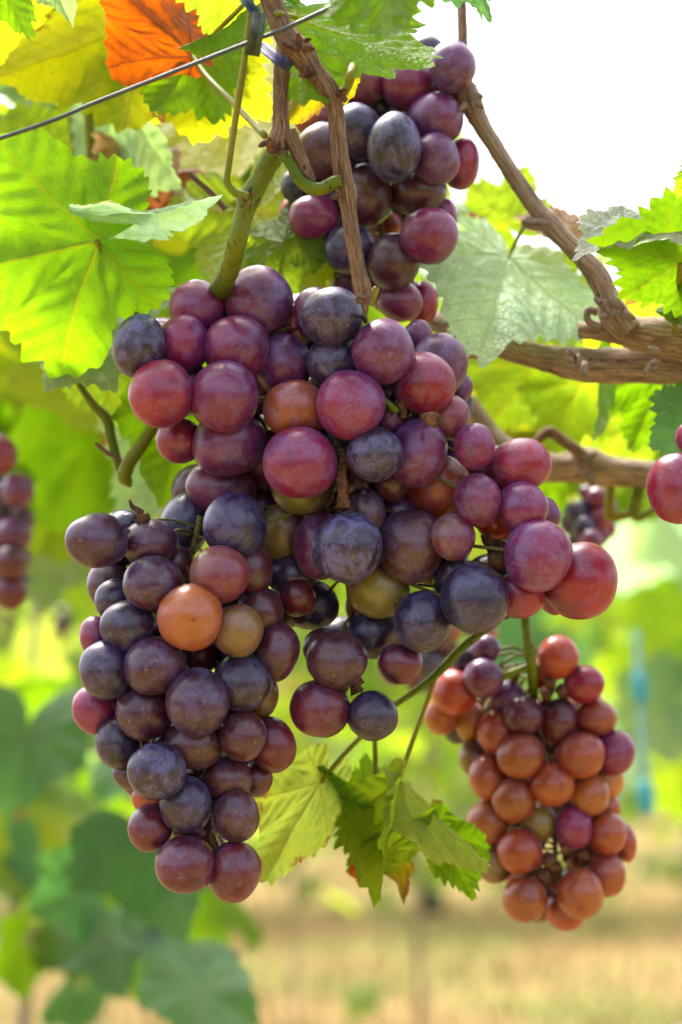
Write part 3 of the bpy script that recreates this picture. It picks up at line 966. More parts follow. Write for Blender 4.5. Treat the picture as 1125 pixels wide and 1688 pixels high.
# ------------------------------------------------------------------ scattered soft leaves
def scatter(vine, box, n, kinds, lmin, lmax, seed, hi=False, up=0.5):
    rn = random.Random(seed)
    x0, x1, y0, y1, d0, d1 = box
    for i in range(n):
        dd = rn.uniform(d0, d1)
        j = P(rn.uniform(x0, x1), rn.uniform(y0, y1), dd)
        a = rn.uniform(-1, 1) * 1.3
        L = rn.uniform(lmin, lmax)
        tip = j + (RIGHT * math.sin(a) - UP * math.cos(a) * rn.uniform(0.2, 1) + FWD * rn.uniform(-.9, .5)).normalized() * L
        k = rn.choice(kinds)
        un = k not in ('pale', 'white', 'teal')
        leaf(vine, j, tip, k, roll=rn.uniform(-55, 55), under=un, width=rn.uniform(.85, 1.1), seed=rn.randrange(4), hi=hi, fold=0.15, curl=0.3, wave=0.05, depth=0.5, teeth=0.05)


G1 = ['lime'] * 6 + ['yellow'] * 3 + ['green'] * 2
scatter(left_vine, (-120, 470, -80, 400, .2, .5), 24, G1, .05, .075, 21)
scatter(left_vine, (120, 340, 430, 760, .3, .7), 12, G1 + ['pale'], .05, .075, 22)
scatter(left_vine, (-60, 200, 560, 860, .42, .75), 24, ['lime', 'lime', 'green', 'green', 'skylit', 'yellow'], .045, .065, 33)
scatter(left_vine, (-200, 330, 330, 900, .7, 1.5), 34, G1 + ['pale', 'pale'], .06, .09, 28)
scatter(left_vine, (380, 610, 230, 520, .25, .6), 18, ['lime'] * 3 + ['green'], .06, .08, 23)
scatter(right_vine, (760, 1200, 560, 760, .26, .6), 24, ['lime'] * 4 + ['green'] * 2 + ['yellow'], .05, .075, 24)
scatter(right_vine, (760, 1200, 640, 900, 1.3, 2.2), 20, ['lime'] * 3 + ['green'] + ['pale', 'cream'], .07, .10, 29)
scatter(right_vine, (840, 1230, 820, 1300, 1.1, 2.0), 22, ['lime', 'green', 'skylit', 'pale', 'lime'], .06, .09, 36)
scatter(right_vine, (850, 1250, 800, 1300, 2.0, 3.4), 26, ['lime', 'green', 'pale', 'skylit', 'cream', 'teal'], .07, .11, 35)
scatter(low_vine, (-150, 300, 960, 1520, 1.0, 2.2), 34, ['green', 'lime', 'lime', 'pale', 'cream'], .07, .10, 25)

# big leaves low on the left, each placed; shade put into their dark colours
for (x, y, tx, ty, dd, k, t, wd) in [
        (225, 1395, 240, 1515, .42, 'dark', 1.25, 1.0), (275, 1450, 300, 1545, .46, 'teal', .9, 1.0), (45, 1215, 15, 1335, .55, 'teal', 1.0, 1.0),
        (120, 1480, 60, 1515, .6, 'dark', 1.4, .9), (175, 1555, 195, 1640, .6, 'teal', .8, .9), (310, 1575, 290, 1625, .6, 'teal', .9, 1.1),
        (320, 1640, 325, 1740, .5, 'teal', 1.15, 1.0), (30, 1575, -10, 1610, .8, 'green', .8, 1.0), (120, 1545, 130, 1610, .8, 'green', .7, 1.0),
        (135, 1650, 130, 1710, .8, 'dark', 1.5, 1.0), (375, 1490, 350, 1512, .8, 'green', .8, 1.5), (30, 1420, 75, 1450, .9, 'teal', 1.0, 1.0),
        (215, 1265, 240, 1325, .8, 'teal', 1.2, 1.0), (160, 1190, 120, 1240, .9, 'pale', .8, 1.0), (100, 1340, 60, 1380, 1.0, 'pale', .7, 1.0), (150, 1400, 180, 1440, 1.0, 'cream', .9, 1.0),
        (100, 925, 80, 1000, .6, 'pale', .8, 1.1), (205, 950, 195, 1000, .9, 'teal', 1.5, 1.0), (190, 825, 200, 890, .45, 'pale', .9, 1.2)]:
    q_ = 1.1 if y > 1150 else 1.0
    leaf(low_vine, (x, y - 12, dd + .12), (x + (tx - x) * q_, y - 12 + (ty - y) * q_, dd + .08), k, roll=random.uniform(-25, 25), under=False, width=wd, tint=t, hi=False, fold=0.14, curl=0.3, wave=0.07, depth=0.42)
trunk(low_vine, [(Vector((-0.30, 1.0, -0.05)), 0.012), (P(40, 1680, 1.3), 0.008), (P(36, 1400, 1.4), 0.006), (P(40, 1250, 1.5), 0.005), (P(70, 900, 1.6), 0.005)], mat=M_WOOD)
trunk(low_vine, [(P(300, 1900, 1.1), 0.006), (P(325, 1640, 1.1), 0.006), (P(335, 1500, 1.1), 0.005), (P(300, 1300, 1.05), 0.004), (P(200, 1000, 1.0), 0.004)], name='stem')
trunk(left_vine, [(Vector((-0.42, 0.65, -0.05)), 0.014), (P(-150, 1300, .6), 0.012), (P(-60, 700, .55), 0.009), (P(80, 300, .45), 0.007), (P(300, 60, .4), 0.006)])
trunk(front_vine, [(Vector((-0.28, 0.16, -0.05)), 0.02), (P(-700, 1300, .12), 0.018), (P(-500, 300, .08), 0.016), (P(-100, -230, .02), 0.009), (P(300, -160, -.02), 0.006), (P(436, -70, CD), 0.0042)])

# ------------------------------------------------------------------ far vines
def foliage_mesh(seed, n, sx, sy, zlo, zhi, size, hang=0.0):
    rn = random.Random(seed)
    v, f = [], []
    ol = [(0, 1), (.32, .62), (.8, .52), (.6, .1), (.72, -.42), (.12, -.3), (-.12, -.3), (-.72, -.42), (-.6, .1), (-.8, .52), (-.32, .62)]
    for i in range(n):
        while True:
            c = Vector((rn.uniform(-1, 1), rn.uniform(-1, 1), rn.uniform(-1, 1)))
            if c.length < 1 and noise.noise(c * 2.3 + Vector((seed, 0, 0))) > rn.uniform(-.6, .15):
                break
        c = Vector((c.x * sx, c.y * sy, (zlo + zhi) / 2 + c.z * (zhi - zlo) / 2))
        if rn.random() < hang:
            c.z -= rn.random() * 0.5
        nrm = Vector((rn.uniform(-1, 1), rn.uniform(-1.4, .6), rn.uniform(0.0, 1.4))).normalized()
        ax = nrm.orthogonal().normalized()
        ax = Matrix.Rotation(rn.uniform(0, 6.28), 3, nrm) @ ax
        ay = nrm.cross(ax)
        s = size * rn.uniform(.7, 1.25)
        b = len(v)
        v.append(tuple(c))
        for (x, y) in ol:
            v.append(tuple(c + (ax * x + ay * y) * s + nrm * (-.2 * s * (x * x + y * y))))
        m = len(ol)
        for k in range(m):
            f.append((b, b + 1 + (k + 1) % m, b + 1 + k))
    me = mesh_from(v, f, False)
    me.materials.append(M_FOL)
    return me


FOL = [foliage_mesh(s, 620, .85, .5, .95, 2.15, .055, .08) for s in (1, 2, 3)]
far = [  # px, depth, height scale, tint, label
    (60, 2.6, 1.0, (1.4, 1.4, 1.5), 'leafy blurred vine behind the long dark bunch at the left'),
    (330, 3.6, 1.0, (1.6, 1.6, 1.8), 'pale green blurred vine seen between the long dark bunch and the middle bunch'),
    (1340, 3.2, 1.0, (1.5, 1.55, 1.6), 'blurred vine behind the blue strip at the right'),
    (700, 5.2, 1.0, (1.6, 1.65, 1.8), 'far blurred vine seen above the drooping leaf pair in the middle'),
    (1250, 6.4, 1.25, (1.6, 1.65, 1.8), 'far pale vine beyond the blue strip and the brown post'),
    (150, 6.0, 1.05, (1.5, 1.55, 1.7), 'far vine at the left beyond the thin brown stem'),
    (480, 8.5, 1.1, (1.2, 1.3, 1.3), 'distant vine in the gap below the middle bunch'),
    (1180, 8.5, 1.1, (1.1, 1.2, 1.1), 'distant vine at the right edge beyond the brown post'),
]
for i, (px, dd, sc, tint, lab) in enumerate(far):
    c = P(px, 1300, dd)
    r = thing('grape_vine', lab, 'grape vine', (c.x, c.y, 0), 'grape vines of the vineyard')
    fo = bpy.data.objects.new('foliage', FOL[i % 3])
    COL.objects.link(fo)
    fo.parent = r
    fo.scale = (sc, sc, sc)
    fo['kind'] = 'stuff'
    fo.location.z = .28
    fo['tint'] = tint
    fo.rotation_euler.z = 0.3 * math.sin(i * 2.1)
    tb = Tubes()
    rn = random.Random(i)
    pts = [(Vector((c.x + rn.uniform(-.04, .04) * k, c.y, z)), rr) for k, (z, rr) in enumerate(((-.05, .03), (.4, .024), (.9, .022), (1.4, .02), (1.8, .012)))]
    tb.add([(p, q * .5) for p, q in pts], sides=10, n=4, bump=.15)
    tb.build('trunk', M_WOOD, r)

# distant row of greenery that closes the view
o = bpy.data.objects.new('far_foliage', foliage_mesh(9, 2600, 9.0, 1.6, .15, 3.6, .16, .1))
COL.objects.link(o)
o.location = (0, 17, 0)
o['kind'] = 'stuff'
o['label'] = 'far rows of vines closing the view beyond the dry grass'
o['category'] = 'vine rows'
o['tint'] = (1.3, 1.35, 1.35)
o = bpy.data.objects.new('far_foliage', foliage_mesh(10, 2600, 30.0, 3, .1, 6.5, .42, .1))
COL.objects.link(o)
o.location = (0, 42, 0)
o['kind'] = 'stuff'
o['label'] = 'distant trees behind the last vine rows'
o['category'] = 'trees'
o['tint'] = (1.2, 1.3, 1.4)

# ------------------------------------------------------------------ small things in the background
M_POST = plain('weathered_post', (0.40, 0.27, 0.20), 0.85, 0.3, 20)
M_WHITE = plain('white_pipe', (0.62, 0.6, 0.6), 0.5, 0.1, 20)
M_BLUE = plain('blue_plastic', (0.05, 0.38, 0.52), 0.45, 0.2, 30)
M_BLUEP = plain('faded_blue_plastic', (0.24, 0.48, 0.50), 0.5, 0.2, 30)


def post(px, dd, ztop, rad, mat, label, cat, name='support_post'):
    c = P(px, 1300, dd)
    tb = Tubes()
    tb.add([(Vector((c.x, c.y, -.1)), rad), (Vector((c.x + .005, c.y, ztop * .5)), rad), (Vector((c.x - .004, c.y, ztop - .02)), rad * .95), (Vector((c.x - .004, c.y, ztop)), rad * .8)], sides=14, n=6, bump=.06)
    return tag(tb.build(name, mat), label, cat, None)


post(1138, 1.9, 1.95, .011, M_POST, 'brown weathered wooden post standing at the right edge behind the orange brown bunch', 'post')
post(1132, 2.2, 0.36 + .55, .017, M_WHITE, 'short white pipe standing in the dry grass at the bottom right corner', 'pipe', 'pipe')

st = thing('plastic_strip', 'long faded blue plastic strip hanging beside the brown post at the right', 'plastic strip', P(1058, 1080, 0.95))
tb = Tubes()
tb.add(tube_px([(1050, 1040, 4), (1052, 1090, 7), (1056, 1180, 6), (1060, 1260, 7), (1063, 1300, 8)], 0.95), sides=8, n=5)
tb.build('strip', M_BLUEP, st)
tb = Tubes()
tb.add(tube_px([(1063, 1290, 12, -.004), (1065, 1318, 14, -.004), (1066, 1340, 12, -.004)], 0.95), sides=8, n=5)
tb.build('end_piece', M_BLUE, st)
tb = Tubes()
tb.add(tube_px([(1054, 1112, 11, -.004), (1056, 1140, 12, -.004), (1057, 1160, 10, -.004)], 0.95), sides=8, n=5)
tb.build('knot', M_BLUE, st)

# dark lump of unknown kind lying on the grass
bm = bmesh.new()
bmesh.ops.create_icosphere(bm, subdivisions=3, radius=1)
for v_ in bm.verts:
    v_.co *= 1 + .25 * noise.noise(v_.co * 1.7)
    v_.co.z *= .55
me = bpy.data.meshes.new('dark_lump')
bm.to_mesh(me)
bm.free()
me.polygons.foreach_set('use_smooth', [True] * len(me.polygons))
o = link('dark_lump', me, None, plain('dark_lump_mat', (.03, .045, .045), .8, .3, 4))
c = P(708, 1484, 9)
o.location = (c.x, c.y, .12)
o.scale = (.13, .1, .2)
o.location = (c.x, CAM.y + (CAM.z - .12) / math.tan(math.atan((1484 - 844) * K / D) - PITCH), .10)
o.location.x = (708 - 562.5) * K * (o.location.y - CAM.y) / D
tag(o, 'small dark lump lying on the dry grass below the drooping leaves', 'dark_lump')

# ------------------------------------------------------------------ wire and tie
M_WIRE = plain('galvanised_wire', (0.065, 0.08, 0.08), 0.45, 0.25, 200, 0.5, 0.0)
tb = Tubes()
tb.add(tube_px([(-900, 490, 3.6, .05), (-400, 352, 3.6, .03), (25, 220, 3.6), (160, 168, 3.6), (300, 113, 3.6), (405, 72, 3.6), (470, 47, 3.7), (565, 3, 3.8), (640, -34, 3.8), (1000, -220, 3.8)], CD - .012), sides=12, n=10)
tag(tb.build('trellis_wire', M_WIRE), 'taut grey trellis wire running up past the tied brown cane', 'wire')

M_TIE = plain('silver_green_tie', (0.055, 0.068, 0.04), 0.45, 0.6, 230, 0.3)
M_TIEB = plain('blue_tie', (0.028, 0.03, 0.095), 0.45, 0.5, 230, 0.3)
M_TIET = plain('teal_tie', (0.01, 0.03, 0.04), 0.45, 0.5, 230, 0.3)


def ribbon(pts, wpx, dd, name, mat, parent, fold=2.5):
    """flat band with a raised middle rib, 0.8 mm thick; pts (x, y, extra depth)"""
    pp = catmull([(Vector((p[0], p[1], p[2])), wpx) for p in pts], 6)
    prof = [(-1, 0), (-.55, .6), (-.12, .2), (0, 1.3), (.12, .2), (.55, .6), (1, 0)]
    v, f = [], []
    nn = len(prof)
    for i, (q, wd) in enumerate(pp):
        a, b = pp[max(i - 1, 0)][0], pp[min(i + 1, len(pp) - 1)][0]
        t = Vector((b.x - a.x, b.y - a.y)).normalized()
        s = Vector((-t.y, t.x))
        for back in (0, 1):
            for (u, h) in prof:
                v.append(P(q.x + s.x * u * wd, q.y + s.y * u * wd, dd + q.z - h * fold * K + back * .0008))
    st_ = nn * 2
    for i in range(len(pp) - 1):
        for k in range(nn - 1):
            b = i * st_
            f.append((b + k, b + k + 1, b + st_ + k + 1, b + st_ + k))
            f.append((b + nn + k, b + st_ + nn + k, b + st_ + nn + k + 1, b + nn + k + 1))
        f.append((b, b + st_, b + st_ + nn, b + nn))
        f.append((b + nn - 1, b + nn * 2 - 1, b + st_ + nn * 2 - 1, b + st_ + nn - 1))
    f.append(tuple(range(nn)) + tuple(range(2 * nn - 1, nn - 1, -1)))
    e = (len(pp) - 1) * st_
    f.append(tuple(range(e + nn - 1, e - 1, -1)) + tuple(range(e + nn, e + 2 * nn)))
    inv = parent_matrix(parent).inverted()
    me = mesh_from([tuple(inv @ p) for p in v], f, False)
    o = bpy.data.objects.new(name, me)
    COL.objects.link(o)
    me.materials.append(mat)
    o.parent = parent


tie = thing('plant_tie', 'plastic tie band looped round the wire and the brown cane', 'plant tie', P(425, 92, CD - .014))
ribbon([(428, 20, 0.0), (424, 50, -.003), (419, 75, -.002), (416, 92, .002)], 12.5, CD - .016, 'band', M_TIE, tie)
ribbon([(398, -10, .006), (408, 4, .002), (424, 22, .0)], 8, CD - .014, 'band', M_TIET, tie)
ribbon([(430, 74, .008), (443, 86, .0), (460, 99, -.006), (474, 107, -.004), (480, 112, .004)], 9.5, CD - .012, 'band', M_TIEB, tie)
ribbon([(412, 70, .008), (428, 76, .004), (446, 82, .004)], 6, CD - .008, 'band', M_TIET, tie)

# ------------------------------------------------------------------ grapes
SKIN = {  # base, second colour (towards the tip), in linear light
    'N': ((.010, .009, .034), (.028, .008, .028)),
    'P': ((.080, .010, .078), (.145, .010, .060)),
    'D': ((.026, .005, .020), (.060, .006, .020)),
    'M': ((.135, .007, .074), (.23, .007, .052)),
    'C': ((.16, .004, .045), (.32, .004, .022)),
    'R': ((.055, .003, .012), (.125, .004, .008)),
    'B': ((.042, .007, .018), (.080, .014, .010)),
    'S': ((.25, .034, .018), (.38, .080, .010)),
    'K': ((.24, .07, .055), (.22, .02, .04)),
    'O': ((.42, .115, .035), (.52, .20, .010)),
    'E': ((.38, .035, .010), (.48, .08, .006)),
    'Y': ((.11, .045, .016), (.23, .16, .012)),
}
SPH = []
for s in range(6):
    bm = bmesh.new()
    bmesh.ops.create_uvsphere(bm, u_segments=44, v_segments=26, radius=1)
    for v_ in bm.verts:
        n_ = v_.co.normalized()
        v_.co = n_ * (1 + .05 * noise.noise(n_ * 1.1 + Vector((s * 9.1, 2, 4))) + .012 * noise.noise(n_ * 2.6 + Vector((s * 5.1, 7, 1))))
    me = bpy.data.meshes.new('grape')
    bm.to_mesh(me)
    bm.free()
    me.polygons.foreach_set('use_smooth', [True] * len(me.polygons))
    me.materials.append(M_GRAPE)
    SPH.append(me)
SPHLOW = bpy.data.meshes.new('grape')
bm = bmesh.new()
bmesh.ops.create_uvsphere(bm, u_segments=20, v_segments=12, radius=1)
bm.to_mesh(SPHLOW)
bm.free()
SPHLOW.polygons.foreach_set('use_smooth', [True] * len(SPHLOW.polygons))
SPHLOW.materials.append(M_GRAPE)
GL = {'O': 'unripe orange grape', 'Y': 'unripe olive yellow grape', 'E': 'bright orange red grape'}


def bunch(label, spec, axis, dd, bloom=0.5, low=False, fill=0, group='grape bunches hanging on the vines', sep=0.86, lab=True, seed=1, holes=(), fillk='NNPBBM', stalk=None, stalk_mat=None):
    """spec: 'x y rx ry level kind [bloom]' ; level 0 front; axis: [(x, y, extra depth)] the stalk inside the bunch."""
    rn = random.Random(seed)
    rows = []
    for ln in spec.strip().splitlines():
        for item in ln.split(','):
            q = item.split()
            if not q:
                continue
            rows.append([float(q[0]), float(q[1]), float(q[2]) * 1.04, float(q[3]) * 1.04, float(q[4]), q[5], float(q[6]) if len(q) > 6 else bloom])
    rows.sort(key=lambda q: q[4])
    placed = []
    for q in rows:
        x, y, rx, ry, lv = q[:5]
        r = (rx + ry) / 2
        z = lv * 26.0
        for (X, Y, Rr, Z) in placed:
            need = (sep * (r + Rr)) ** 2 - (x - X) ** 2 - (y - Y) ** 2
            if need > 0:
                z = max(z, Z + math.sqrt(need)) if lv > 0.01 else z
        z = min(z, lv * 26 + 150)
        placed.append((x, y, r, z))
        q.append(z)
    # hidden grapes that fill the far side
    xs = [q[0] for q in rows]
    ys = [q[1] for q in rows]
    tries = 0
    want = fill
    front_rows = list(rows)
    while want > 0 and tries < 6000:
        tries += 1
        b = rn.choice(front_rows)
        x = b[0] + rn.uniform(-75, 75)
        y = b[1] + rn.uniform(-75, 75)
        r = (b[2] + b[3]) / 2 * rn.uniform(.85, 1.0)
        if any((x - X) ** 2 + (y - Y) ** 2 < (r * .6 + Rr) ** 2 for X, Y, Rr in holes):
            continue
        angs = sorted(math.atan2(q[1] - y, q[0] - x) for q in front_rows if (q[0] - x) ** 2 + (q[1] - y) ** 2 < (2.3 * r) ** 2)
        if len(angs) < 4 or max([b2 - a2 for a2, b2 in zip(angs, angs[1:])] + [angs[0] + 6.2832 - angs[-1]]) > 2.5:
            continue
        z = rn.uniform(70, 300)
        if all((x - X) ** 2 + (y - Y) ** 2 + (z - Z) ** 2 > (.82 * (r + Rr)) ** 2 for X, Y, Rr, Z in placed):
            placed.append((x, y, r, z))
            rows.append([x, y, r, r, 9, rn.choice(fillk), bloom * .5, z])
            want -= 1
    top = axis[0]
    root = thing('grape_bunch', label, 'grape bunch', P(top[0], top[1], dd + top[2]), group)
    inv = parent_matrix(root).inverted()
    zc = sum(q[7] for q in rows) / len(rows)
    ax = [(a[0], a[1], a[2] if a[2] else zc * K + .004) for a in axis]
    axis_w = [P(a[0], a[1], dd + a[2]) for a in ax]
    tb = Tubes()
    rs = (4.5 if not low else 3.0) * pxm(dd)
    tb.add([(p, rs * (1.2 - .5 * i / len(axis_w))) for i, p in enumerate(axis_w)], sides=8, n=5, bump=.2)
    fine = catmull([(p, 1) for p in axis_w], 8)
    cb = Matrix((RIGHT, FWD, UP)).transposed()
    for q in rows:
        x, y, rx, ry, lv, kind, bl, z = q
        e = dd + z * K * (D + dd) / D
        s = pxm(dd) * (D + dd) / (D + e) * (D + e) / (D + dd) * (D + e) / (D + dd)
        c = P(x, y, e)
        # attach to the stalk a little above the grape
        best = min(fine, key=lambda g: (g[0] - c - UP * ry * s * .8).length)[0]
        d = (c - best)
        d.normalize()
        d = (d + Vector((rn.uniform(-.3, .3), rn.uniform(-.5, .1), rn.uniform(-.3, .2)))).normalized()
        o = bpy.data.objects.new('grape', SPHLOW if low else SPH[rn.randrange(6)])
        COL.objects.link(o)
        tilt = rn.uniform(-.25, .25)
        rot = cb @ Matrix.Rotation(tilt, 3, 'Y')
        m = Matrix.Translation(c) @ rot.to_4x4() @ Matrix.Diagonal((rx * s, (rx + ry) / 2 * s, ry * s, 1))
        o.parent = root
        o.matrix_basis = inv @ m
        a, b = SKIN[kind]
        f = rn.uniform(.85, 1.18)
        gj, bj = rn.uniform(.7, 1.35), rn.uniform(.75, 1.25)
        o.color = (a[0] * f, a[1] * f * gj, a[2] * f * bj, min(1, bl * rn.uniform(.8, 1.2)))
        o['blush'] = (b[0] * f, b[1] * f * gj, b[2] * f * bj)
        o['apex'] = tuple(rot.inverted() @ d)
        if lab and kind in GL:
            o['label'] = GL[kind]
        if not low:
            p1 = c - d * (rx + ry) / 2 * s * .95
            mid = (p1 + best) / 2 + UP * .002
            tb.add([(best, rs * .55), (mid, rs * .5), (p1, rs * .8), (p1 + d * rs * .6, rs * .9)], sides=6, n=4, bump=.2, seed=len(tb.v))
    tb.build('rachis', M_RACHIS, root)
    if stalk:
        t2 = Tubes()
        t2.add(tube_px(stalk, dd), sides=10, n=6, bump=.08)
        t2.build('peduncle', stalk_mat or M_SHOOT, root)
    return root


def knob(root, pts, dd, name='pedicel', mat=None):
    tb = Tubes()
    tb.add(tube_px(pts, dd), sides=12, n=5, ridge=.05, bump=.35, seed=int(pts[0][0]))
    tb.build(name, mat or M_KNOB, root)


UPPER = '''745 110 39 41 2 P .7, 673 140 44 45 2 M .35, 600 137 38 40 3 K .3, 588 217 41 45 2 N .6, 650 243 43 56 0 N .75
719 196 44 43 1 P .6, 718 263 39 42 .5 P .8, 762 270 28 43 4 C .2, 735 165 32 32 5 C .3, 690 318 45 37 1.5 B .25
605 322 42 50 3 B .3, 532 250 42 46 3 B .35, 522 198 35 30 4 S .2, 499 306 35 32 3 N .5, 519 360 41 38 2.5 M .25, 490 352 28 30 5 C .2
576 410 42 41 2 N .55, 708 389 47 45 0 M .55, 648 432 43 46 1 B .35, 730 355 24 28 4 M .4, 660 497 36 33 1.5 K .3, 695 500 27 36 3 C .2
526 412 23 28 5 S .2, 550 440 20 24 6 O .2, 576 466 29 26 4 P .5, 560 330 32 30 5 B .2, 640 372 22 22 8 E .1, 705 85 26 26 5 N .4, 625 180 28 28 6 N .3'''
upper = bunch('dark purple bunch behind the brown canes above the big bunch', UPPER, [(590, 105, .03), (610, 190, .03), (620, 290, .03), (630, 390, .03), (640, 470, .025)], .045, fill=16, seed=3)  # small orange-red grape added deep inside stands for a glowing backlit spot

MAIN = '''426 497 56 57 1 P .75, 325 507 45 44 2 M .5, 229 570 43 51 1 N .8, 303 567 41 47 1 M .45, 390 574 54 52 .5 M .5, 266 649 54 54 0 C .35
370 654 56 57 .3 M .6, 466 602 46 51 1.2 P .6, 547 522 52 47 .8 N .75, 520 511 36 36 2.5 P .6, 552 597 45 43 1 N .7, 632 580 50 52 .6 P .75
725 601 45 51 1.5 P .7, 699 632 50 50 .7 C .45, 578 668 55 56 0 M .7, 488 676 52 48 1 S .6, 296 727 37 36 2 C .4, 378 731 60 53 1 P .35
495 763 59 58 0 M .55, 500 800 51 49 1 Y .3, 618 749 46 44 0 N .8, 688 747 48 56 .5 P .75, 740 688 34 37 2 K .35, 724 805 52 53 1.2 S .5
365 803 57 46 1.5 P .3, 388 867 51 53 1 N .5, 306 866 40 55 1.5 N .6, 640 690 30 30 2.5 P .5, 640 645 25 26 3 N .5, 468 877 38 52 1.7 Y .35
527 900 42 54 1 P .6, 573 903 57 57 0 N 1.0, 678 901 56 60 .8 B .45, 600 848 36 42 2 B .4, 655 845 32 32 3 P .4, 625 972 50 46 1.5 Y .35
614 1043 41 41 2 N .45, 697 1025 46 50 1.5 N .5, 512 997 46 40 3 N .2, 482 950 41 34 2.8 N .3, 660 1094 37 33 2.2 R .3, 555 1087 50 47 1.6 B .3
532 1068 31 32 4 B .2, 528 1168 48 47 2 R .3, 614 1180 41 40 2 N .35, 600 1000 30 32 3 O .1
783 736 33 37 1 M .55, 855 768 54 43 1 C .5, 788 825 38 43 .6 M .5, 861 837 42 42 .6 M .6, 893 850 31 31 2.5 P .5, 747 885 36 38 .7 K .5
887 916 54 58 0 M .65, 957 957 60 62 .8 C .4, 782 987 55 57 .3 N .45, 746 950 31 44 2 N .4, 856 981 42 37 1 C .4, 772 772 38 32 2.5 M .4
757 748 30 32 3.5 P .5, 752 665 27 34 4 N .5, 757 640 22 26 3.5 P .5, 690 556 24 28 3 P .5, 486 530 20 28 3 M .4, 816 862 30 28 4 E .2, 915 962 30 50 3 C .2
415 925 33 40 3.4 B .3, 590 800 30 34 3.4 B .3, 640 800 30 26 3.4 P .3, 700 700 28 30 3.6 P .3'''
main = bunch('large purple and red grape bunch in the centre with a pink shoulder at its right', MAIN, [(590, 520, .03), (600, 600, .03), (585, 720, .025), (565, 850, .025), (575, 980, .025), (585, 1120, .03)], .0, bloom=.5, fill=60, seed=5, holes=[(555, 990, 34), (500, 1075, 34), (610, 1110, 30), (650, 985, 0), (700, 985, 22), (640, 1150, 40), (470, 1150, 60)])
knob(main, [(566, 838, 13, -.004), (566, 815, 9, -.003), (562, 790, 10, -.002), (566, 765, 8), (568, 748, 7)], .004, 'rachis_end')
knob(main, [(578, 812, 6, .0), (570, 800, 6), (564, 790, 6)], .006)
knob(main, [(818, 930, 15, -.006), (815, 912, 11), (806, 895, 9), (798, 880, 8)], .012, 'rachis_end')
knob(main, [(833, 905, 9, -.002), (822, 898, 9), (808, 893, 7)], .014)
knob(main, [(716, 692, 13, -.012), (708, 689, 10, -.006), (698, 686, 6)], .0)
knob(main, [(632, 658, 5), (642, 667, 6), (655, 680, 6)], .004, 'pedicel', M_SHOOT)
knob(main, [(656, 662, 8, -.002), (662, 672, 9), (664, 690, 8)], .008)
knob(main, [(590, 1142, 11), (586, 1130, 8), (598, 1120, 6)], .012)
knob(main, [(572, 1140, 9), (562, 1132, 8), (580, 1122, 6)], .012)
knob(main, [(488, 545, 7), (496, 560, 8), (500, 575, 7)], .02)
# right shoulder axis
tb = Tubes()
tb.add([(P(590, 640, .03), 5 * K), (P(690, 720, .035), 5 * K), (P(770, 850, .035), 4.5 * K), (P(840, 900, .03), 4 * K)], sides=8, n=6, bump=.2)
tb.build('rachis_shoulder', M_RACHIS, main)

LONG = '''160 891 50 44 .8 D .3, 248 896 45 39 1 D .35, 210 865 24 20 3 N .6, 253 963 48 46 .5 D .45, 362 947 49 46 .6 K .3, 314 1018 53 53 0 O .3
182 965 38 42 2.5 B .3, 190 990 32 35 1.5 N .5, 212 1034 46 43 .8 N .45, 158 1050 25 34 3 M .4, 393 1040 41 43 1 Y .35, 415 940 34 42 3 B .25
430 1010 37 42 3 B .2, 457 1076 35 47 2 B .3, 175 1105 42 48 1 N .45, 255 1098 49 47 .6 D .35, 325 1157 52 54 0 D .45, 399 1125 49 46 .9 N .45
158 1168 37 41 2 M .3, 239 1172 46 48 .8 D .3, 428 1147 31 36 3.5 Y .3, 195 1224 36 43 1.2 N .5, 320 1227 46 41 1.5 B .4, 400 1212 39 41 1.5 B .3
449 1228 38 45 2 R .2, 259 1271 47 46 0 N .7, 375 1285 40 37 1.8 B .35, 420 1285 30 28 3 R .2, 307 1327 42 46 .5 N .5, 390 1345 37 42 1.5 B .35
253 1316 34 31 2.6 S .2, 247 1365 36 37 2 R .25, 320 1366 40 33 1.7 R .3, 306 1425 48 47 .8 R .35, 386 1437 43 49 1.2 R .35, 217 1276 30 25 3.5 B .3
330 1080 30 30 4 R .2, 490 985 30 30 5 R .1, 280 1240 30 34 3.6 N .2, 360 1160 40 40 4 N .2, 290 930 30 30 4.5 B .2, 345 1310 32 32 4 N .2'''
longb = bunch('long dark purple bunch at lower left with two orange grapes near its top', LONG, [(330, 850, .03), (310, 960, .03), (310, 1080, .03), (315, 1200, .03), (330, 1320, .025), (350, 1400, .02)], -.008, fill=34, seed=8)
knob(longb, [(232, 848, 15), (233, 856, 13), (232, 866, 9)], .006)
knob(longb, [(233, 846, 7, .001), (226, 840, 5), (218, 834, 4), (214, 824, 2)], .006, 'dried_tip')
knob(longb, [(355, 1403, 8), (352, 1390, 7), (345, 1375, 6)], .004)
knob(longb, [(206, 872, 5), (212, 878, 5), (222, 884, 5)], .004)
knob(longb, [(300, 928, 9), (308, 936, 9), (322, 948, 8)], .012)

